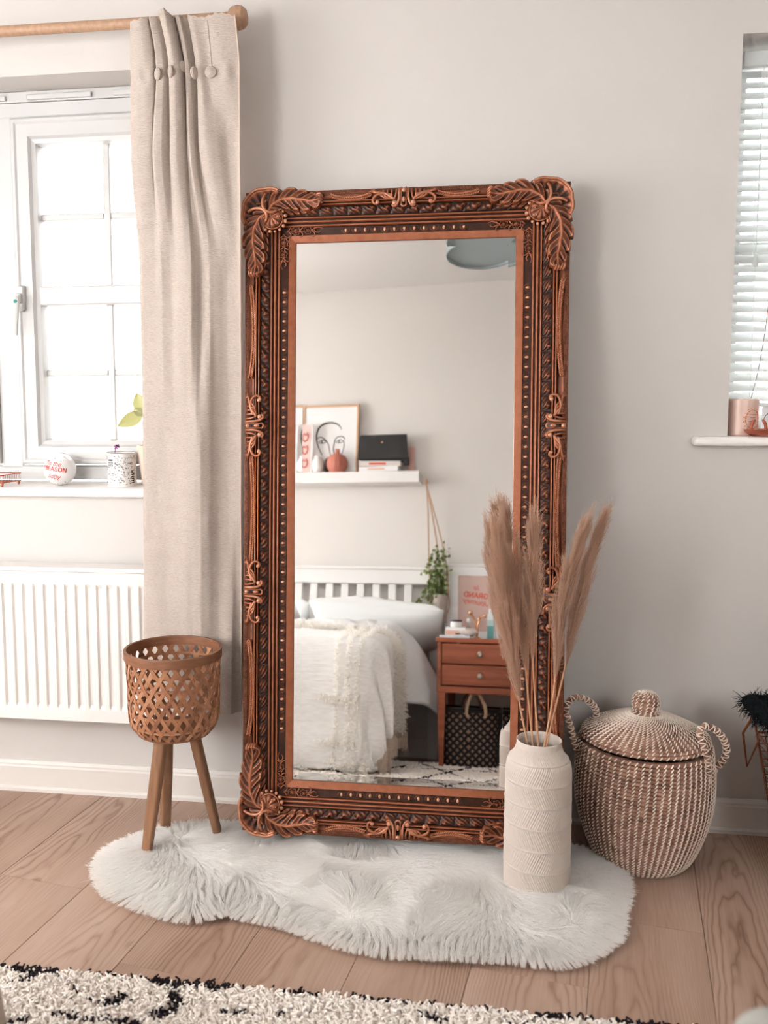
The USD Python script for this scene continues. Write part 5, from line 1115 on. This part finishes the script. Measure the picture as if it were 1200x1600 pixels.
for z in (.008, bh-.006, bh+.004): net.append(tube(np.array([brad(t, z)*[1.015, 1.015, 1] for t in tt]), .006, 6, closed=True))
obj('net', cat_(net), NET, nb, smooth=True)
for t0, dx in ((PI/2, 1), (-PI/2, -1)):
    y = .128*dx; obj('handle', tube(spline([(-.005, y, bh-.03), (-.005, y*1.06, bh+.03), (.03, y*1.05, bh+.085), (.075, y*1.06, bh+.03), (.075, y, bh-.03)] if dx > 0 else [(-.05, y, bh-.03), (-.05, y, bh+.03), (-.01, y, bh+.075), (.03, y, bh+.03), (.03, y, bh-.03)], 24), .0085, 8), ROPE, nb)
# ---- things on the nightstand
NZ_ = .629
def onstand(name, label, cat, a, b, z=0., rot=0., group=None): return room(name, label, cat, a, b, NZ_+z, rot, group)
WPAP = simple('white_paper', (.80, .79, .78), .6); PALEB = simple('pale_blue_cloth', c8(206, 214, 220), .7); PEACH = simple('peach_print', c8(222, 176, 156), .6); DKP = simple('dark_label', c8(52, 46, 50), .6)
t = onstand('notebook', 'thin pale blue book with ribbon at the bottom of the stack on the nightstand', 'book', .80, .385); obj('cover', rbx(-.075, .075, -.10, .10, 0, .012, .002), PALEB, t); obj('ribbon', rbx(.012, .022, .098, .106, -.045, .010, .002), simple('ribbon_blue', c8(186, 198, 208), .6), t, label='hanging pale ribbon'); obj('ribbon_tail', T(rbx(-.005, .005, .100, .105, -.022, 0, .001), (.005, 0, .008), (0, .5, 0)), UsdShade.Material.Get(stage, '/World/Looks/ribbon_blue'), t)
t = onstand('storage_box', 'small white box with peach print under the cream jar on the nightstand', 'box', .795, .36, .0125); obj('box_body', rbx(-.050, .050, -.06, .06, 0, .042, .003), WPAP, t); obj('print_band', cat_(rbx(-.049, .049, .0595, .0608, .004, .026, .0005, 1)), PEACH, t, label='peach printed band'); obj('dark_label', rbx(.0, .046, .0602, .0616, .006, .012, .0004, 1), DKP, t)
t = onstand('cream_jar', 'round white cream jar with dark rim lid on the small box', 'jar', .79, .35, .0555); obj('jar_body', lathe([(0, 0), (.026, 0), (.029, .004), (.029, .026), (0, .027)], 32), WPAP, t, smooth=35); obj('lid', T(lathe([(0, 0), (.030, 0), (.030, .009), (0, .010)], 32), (0, 0, .0275)), DKP, t, smooth=35, label='dark jar lid')
STONE = simple('grey_stone', c8(196, 184, 176), .8, noise=(25, .25)); GOLD = simple('rose_gold', c8(214, 160, 120), .22, metal=.95)
t = onstand('grey_pouch', 'crumpled grey pouch lying on the pale blue book', 'pouch', .852, .40, .0125)
m = ell(.052, .03, .020, (0, 0, .018), 4); v = m.vertices; m.vertices = v*(1+.22*(nz(v[:, 0], v[:, 1]+v[:, 2], 40))[:, None]); m.vertices[:, 2] = np.maximum(m.vertices[:, 2], 0); obj('pouch', m, STONE, t, smooth=True)
t = onstand('glass_bottle', 'small clear bottle with round stopper behind the grey pouch', 'bottle', .848, .29); CLEAR = mat('clear_glass', {'p': ('principled_bsdf', dict(base_color=(.95, .95, .95), roughness=.05, transmission_weight=.8))}); obj('bottle_body', lathe([(0, 0), (.020, 0), (.022, .004), (.022, .05), (.009, .066), (.009, .08), (0, .08)], 28), CLEAR, t, smooth=35); obj('stopper', ell(.013, .013, .013, (0, 0, .092), 2), simple('pearl_stopper', (.8, .78, .75), .3), t)
t = onstand('gold_figurine', 'rose gold branching figurine in front of the pink poster', 'figurine', .888, .30)
obj('base', lathe([(0, 0), (.020, 0), (.020, .006), (.006, .014), (.005, .02), (0, .02)], 24), GOLD, t, smooth=35); obj('branch', cat_(tube(spline([(0, 0, .012), (.002, 0, .06), (-.012, 0, .10), (-.030, 0, .128)], 14), .0055, 8), tube(spline([(0, 0, .05), (.012, 0, .09), (.030, 0, .115), (.040, .002, .112)], 12), .0048, 8), ell(.012, .010, .012, (-.031, 0, .130), 2), ell(.010, .009, .010, (.012, 0, .100), 2), ell(.008, .007, .010, (.041, .002, .116), 2)), GOLD, t, smooth=True)
TEAL = simple('teal_liquid', c8(96, 160, 160), .2); 
t = onstand('lotion_bottle', 'white bottle with teal gradient label on the nightstand', 'bottle', .957, .29); obj('bottle_body', rbx(-.017, .017, -.012, .012, 0, .128, .005), simple('frosted_white', (.76, .80, .80), .35), t); obj('teal_label', rbx(-.0165, .0165, .0115, .0127, .004, .068, .0005, 1), TEAL, t, label='teal lower label'); obj('pale_label', rbx(-.0165, .0165, .0115, .0126, .0685, .098, .0005, 1), simple('pale_teal', c8(176, 206, 204), .3), t); obj('cap', T(lathe([(0, 0), (.011, 0), (.011, .022), (.007, .026), (0, .027)], 20), (0, 0, .128)), WPAP, t, smooth=35)
t = onstand('spray_bottle', 'plain white bottle with black nozzle beside the teal labelled one', 'bottle', .997, .285); obj('bottle_body', lathe([(0, 0), (.016, 0), (.017, .004), (.017, .105), (.010, .115), (.010, .13), (0, .13)], 24), WPAP, t, smooth=35); obj('nozzle', T(rbx(-.004, .012, -.006, .006, 0, .020, .003), (.002, .010, .112)), DKP, t, label='black nozzle')
# ---- framed pink print leaning behind
pf = onstand('poster', 'pink framed print with red handwriting leaning on the wall above the nightstand', 'picture', .86, .035)
obj('frame', cat_(rbx(-.17, .17, -.012, .012, 0, .014, .003), rbx(-.17, .17, -.012, .012, .388, .402, .003), rbx(-.17, -.156, -.012, .012, .010, .392, .003), rbx(.156, .17, -.012, .012, .010, .392, .003)), WHITEP, pf)
obj('mount', bx(-.158, .158, -.004, .006, .012, .390), WPAP, pf, smooth=False)
PINK = simple('dusty_pink_print', c8(208, 178, 168), .7); REDL = simple('coral_lettering', c8(214, 74, 48), .6)
obj('pink_sheet', bx(-.098, .098, .006, .0072, .045, .340), PINK, pf, smooth=False, label='dusty pink sheet')
def wall_text(s, h, x, z, rot=0., bold=True, slant=.0):
    """lettering that reads from the front of a picture (facing away from the back wall)"""
    m = text3(s, h, .0012, bold); m = italic(m, slant); m = T(m, (0, 0, 0), (0, 0, rot)); v = m.vertices
    return trimesh.Trimesh(np.stack([x-v[:, 0], .0072+v[:, 2], z+v[:, 1]], 1), m.faces, process=False)
obj('lettering', cat_(wall_text('le', .026, .0, .262, .1, False, .3), wall_text('GRAND', .027, -.004, .222, .10), wall_text('Journey', .026, -.004, .186, .16, False, .35)), REDL, pf, smooth=False, label='coral red lettering')
# ---- hanging plant
hp = room('hanging_plant', 'trailing green plant in a grey pot hanging on jute cords from the shelf end', 'plant', .668, .072, .715)
obj('pot', lathe([(0, 0), (.034, 0), (.039, .010), (.046, .130), (.0465, .145), (.043, .145), (.037, .02), (0, .02)], 32), simple('pale_stone_pot', c8(176, 164, 154), .7, noise=(30, .2)), hp, smooth=35)
obj('soil', T(lathe([(0, .003), (.030, .002), (.042, 0)], 20), (0, 0, .132)), UsdShade.Material.Get(stage, '/World/Looks/soil'), hp)
HK = (-.083, .003, .762)
for k, (x, y) in enumerate(((-.044, .010), (.046, .010), (.004, -.045))): obj('cord', tube(spline([(x, y, .145), (x*.95-.02, y*.8, .36), (x*.35-.055, y*.4, .60), HK], 18), .0040, 7), ROPE, hp)
obj('cord_base', cat_(*[tube(spline([(x, y, .145), (x*.9, y*.9, .05), (0, 0, -.004)], 10), .003, 6) for x, y in ((-.048, .01), (.048, .01), (0, -.048))]), ROPE, hp)
obj('cord_knot', ell(.011, .009, .02, HK, 2), ROPE, hp)
GRN = mat('ivy_green', {'oi': ('object_info', {}), 'r': ('rgb_ramp', dict(ramp=[(0, c8(78, 98, 54)), (.6, c8(114, 132, 80)), (1., c8(158, 164, 110))])), 'd': ('principled_bsdf', dict(roughness=.45)), 't': ('translucent_bsdf', dict(color=c8(150, 170, 80))), 'x': ('mix_closure', dict(fac=.25))}, [('oi.random', 'r.fac'), ('r.color', 'd.base_color'), ('d.BSDF', 'x.closure1'), ('t.BSDF', 'x.closure2')], surface='x.closure')
r_ = np.random.default_rng(44); lv = leaf_mesh(.024, .0105, .5, 6, 5); k = 0; vines = []; spots = []
for s_ in range(26):
    x0 = r_.uniform(-.055, .042); y0 = r_.uniform(-.02, .026); pts_ = [(x0*.5, y0*.5, .140)]; L = int(r_.integers(4, 17)); up = r_.uniform(.02, .27)*(1 if abs(x0) < .035 else .6); x, y, z = x0, y0, .15+up
    pts_.append((x, y, z)); dx = r_.normal(-.003, .005)
    for i in range(L): x += dx+r_.normal(0, .006); y = min(y+r_.normal(.002, .003), .034); z -= r_.uniform(.012, .024)*(.4 if i < 2 else 1); x = float(np.clip(x, -.105, .050)); pts_.append((x, y, z))
    vines.append(tube(np.array(pts_), .0010, 4)); spots += [(p, s_) for p in pts_[1:]]
spots = [spots[i] for i in r_.permutation(len(spots))]
for p, s_ in spots:
    for _ in range(2):
        if k < 298: obj('leaf', T(lv, (p[0]+r_.normal(0, .009), min(p[1]+r_.normal(0, .006), .036), p[2]+r_.normal(0, .011)), (r_.normal(PI/2, .5), r_.uniform(.2, 1.2), r_.choice([PI/2+.0, PI/2+.8, PI/2-.8])+r_.normal(0, .3))), GRN, hp, smooth=True); k += 1
obj('vine', cat_(vines), GRN, hp, kind='stuff')
# ---- picture shelf
sh = room('picture_shelf', 'thick white floating shelf on the wall above the headboard', 'shelf', 0, 0, 1.472)
obj('shelf_board', rbx(-1.30, .552, -.0, .118, 0, .062, .003), WHITEP, sh); 
SHZ = 1.534
LOAK = simple('light_oak_frame', c8(206, 164, 128), .45); LINE = simple('black_line_print', c8(34, 36, 34), .7)
def picture(label, a, w, h, lines, lean=.0):
    t = room('framed_picture', label, 'picture', a, .032, SHZ); f = .012
    obj('frame', cat_(rbx(-w/2, w/2, -.010, .010, 0, f, .002), rbx(-w/2, w/2, -.010, .010, h-f, h, .002), rbx(-w/2, -w/2+f, -.010, .010, f*.6, h-f*.6, .002), rbx(w/2-f, w/2, -.010, .010, f*.6, h-f*.6, .002)), LOAK, t)
    obj('print', bx(-w/2+.010, w/2-.010, -.004, .004, .010, h-.010), WPAP, t, smooth=False)
    ln = []
    for pts_, r in lines: q = spline([(-x, .0045, z) for x, z in pts_], 40); ln.append(tube(q, np.interp(np.linspace(0, 1, 40), np.linspace(0, 1, len(r)), r) if np.ndim(r) else r, 5))
    obj('line_drawing', cat_(ln), LINE, t, label='black line drawing of a face')
# x here runs as seen in the mirror (to the right); the face is drawn with a few brush lines
face = [([(-.065, .262), (-.035, .296), (.015, .303), (.062, .282), (.082, .225), (.070, .165), (.045, .115)], (.0016, .0042, .0056, .0050, .0040, .0030, .0022)), ([(-.078, .200), (-.082, .165), (-.066, .110), (-.040, .072), (-.015, .062)], .0020),
        ([(-.086, .205), (-.062, .222), (-.036, .212), (-.024, .180), (-.024, .130), (-.034, .118)], .0026), ([(.082, .205), (.060, .220), (.030, .205), (.008, .170), (.000, .130), (-.006, .112)], .0024),
        ([(-.074, .192), (-.056, .202), (-.036, .190), (-.056, .184), (-.074, .192)], .0018), ([(.026, .192), (.046, .202), (.068, .190), (.046, .184), (.026, .192)], .0018), ([(-.056, .202), (-.052, .192), (-.056, .186)], .0030), ([(.046, .202), (.050, .192), (.046, .186)], .0030),
        ([(-.044, .090), (-.024, .099), (-.012, .094), (.002, .099), (.018, .088)], .0018), ([(-.044, .090), (-.014, .080), (.018, .088)], .0016), ([(-.045, .058), (-.020, .045), (.0, .035)], .0020)]
picture('large oak framed line drawing of a face on the picture shelf', .022, .332, .408, [([(x, z) for x, z in p], r) for p, r in face])
face2 = [([(.11, .06), (.13, .16), (.12, .25), (.08, .30), (.02, .31), (-.05, .28)], .003), ([(.06, .12), (.09, .20), (.05, .26)], .0022), ([(-.02, .08), (.03, .16), (.02, .22)], .0022)]
picture('second oak framed line drawing at the shelf end, cut off by the mirror frame', -.335, .332, .408, face2)
t = room('art_print', 'narrow pink card with three red spirals standing on the shelf before the framed face', 'print', -.112, .085, SHZ)
obj('card', rbx(-.036, .036, -.003, .003, 0, .285, .001, 2), simple('pale_pink_card', c8(222, 190, 182), .7), t)
sp_l = []
for z in (.215, .140, .062): 
    a = np.linspace(.4, 7.2, 40); r = .008+.0145*np.clip((a-.4)/4.2, 0, 1); sp_l.append(tube(np.stack([r*np.cos(a)*.85-.002, 0*a+.0036, z+r*np.sin(a)*1.25], 1), .0036, 6))
obj('spiral_print', cat_(sp_l), simple('red_spiral', c8(204, 100, 84), .6), t, label='red spirals')
obj('white_margin', rbx(.036, .046, -.003, .003, 0, .285, .001, 2), WPAP, t)
t = room('white_vase', 'small white vase with rounded shoulders between the pink card and the terracotta vase', 'vase', -.035, .075, SHZ); obj('vase_body', lathe([(0, 0), (.020, 0), (.030, .02), (.033, .05), (.028, .075), (.020, .085), (.022, .098), (.017, .098), (.015, .085), (0, .06)], 36), simple('white_glaze', (.78, .75, .72), .4), t, smooth=40)
t = room('dark_book', 'thin dark book standing beside the terracotta vase', 'book', .012, .055, SHZ); obj('cover', rbx(-.008, .008, -.018, .018, 0, .085, .002), simple('dark_brown_cover', c8(60, 44, 38), .6), t)
t = room('terracotta_vase', 'round ribbed terracotta bud vase in front of the framed face', 'vase', .078, .078, SHZ)
th = np.linspace(0, 2*PI, 96, endpoint=False); prf = np.array([(.0, 0), (.030, 0), (.045, .012), (.056, .040), (.057, .062), (.048, .090), (.028, .108), (.013, .116), (.012, .132), (.0155, .137), (.010, .137), (.008, .118), (0, .10)])
prf = PchipInterpolator(np.arange(len(prf)), prf)(np.linspace(0, len(prf)-1, 60)); rb = 1+.045*np.abs(np.sin(7*th))[None]*np.clip(np.sin(PI*np.clip(prf[:, 1]/.112, 0, 1)), 0, 1)[:, None]
obj('vase_body', grid(np.stack([prf[:, :1]*rb*np.cos(th), prf[:, :1]*rb*np.sin(th), np.broadcast_to(prf[:, 1:], rb.shape)], -1), closed_v=True, flip=True), simple('terracotta_glaze', c8(186, 112, 94), .55), t, smooth=True)
r_ = np.random.default_rng(3)
for lab, z, h, w, m_, tc in (('pale grey book lying at the bottom of the stack under the black bag', 0, .028, .222, WPAP, PEACH), ('pale book with coral title on the upper layer under the black bag', .0285, .030, .232, simple('pale_cover', c8(214, 206, 200), .6), REDL)):
    t = room('shelf_book', lab, 'book', .326, .060, SHZ+z, r_.normal(0, .03)); obj('pages', bx(-w/2+.004, w/2-.004, -.05, .052, .003, h-.003), WPAP, t, smooth=False); obj('cover', cat_(bx(-w/2, w/2, -.052, .055, 0, .003), bx(-w/2, w/2, -.052, .055, h-.003, h), rbx(-w/2, w/2, .052, .056, 0, h, .001, 2)), m_, t, smooth=False); obj('title', bx(-.06, .035, .0558, .0568, h*.3, h*.68), tc, t, smooth=False)
t = room('clutch_bag', 'black leather clutch bag with gold stud lying on the books of the shelf', 'bag', .342, .062, SHZ+.0590)
BLKL = simple('black_leather', c8(18, 17, 17), .5, bump=(220, .0006))
m = rbx(-.128, .128, -.022, .016, 0, .150, .012, 4); v = m.vertices; v[:, 0] += (.075-v[:, 2])*.10*np.sign(v[:, 0])*.5; obj('bag_body', m, BLKL, t, smooth=40)
fp = rbx(-.136, .132, .014, .023, .014, .156, .006, 3); v = fp.vertices; v[:, 0] = v[:, 0]*(1.0+.08*(.15-v[:, 2])/.15); obj('flap', fp, BLKL, t, smooth=40); obj('stud', ell(.006, .004, .006, (-.006, .024, .112), 2), GOLD, t, label='gold stud')
obj('side_gusset', rbx(.112, .145, -.01, .016, -.02, .03, .008, 3), BLKL, t)
t = room('pink_envelope', 'pink card standing behind the right end of the black bag', 'card', .492, .018, SHZ); obj('sheet', rbx(-.018, .018, -.002, .002, 0, .155, .0008, 2), simple('salmon_card', c8(222, 176, 164), .7), t)
# ---- pendant lamp
pl_ = thing('pendant_lamp', 'pale grey drum lampshade hanging from the ceiling, reflected at the top of the mirror', 'lamp', (.095, -1.775, CEIL))
SHD = mat('pale_grey_shade', {'d': ('principled_bsdf', dict(base_color=c8(176, 188, 190), roughness=.8)), 't': ('translucent_bsdf', dict(color=c8(190, 200, 202))), 'x': ('mix_closure', dict(fac=.3))}, [('d.BSDF', 'x.closure1'), ('t.BSDF', 'x.closure2')], surface='x.closure')
obj('shade', lathe([(.155, -.285), (.158, -.287), (.160, -.285), (.150, -.09), (.147, -.088), (.147, -.09), (.155, -.285)], 72), SHD, pl_, smooth=35)
obj('diffuser', lathe([(0, -.272), (.154, -.274), (.154, -.269), (0, -.267)], 72), SHD, pl_, smooth=35)
obj('rim', T(trimesh.creation.torus(.1575, .0022, 64, 6), (0, 0, -.286)), simple('grey_rim', c8(120, 128, 128), .5), pl_)
obj('cord', tube([(0, 0, -.09), (0, 0, -.001)], .004, 8), WPAP, pl_); obj('ceiling_rose', lathe([(0, -.028), (.030, -.026), (.045, -.010), (.048, 0), (0, 0)], 32), WHITEP, pl_, smooth=35)
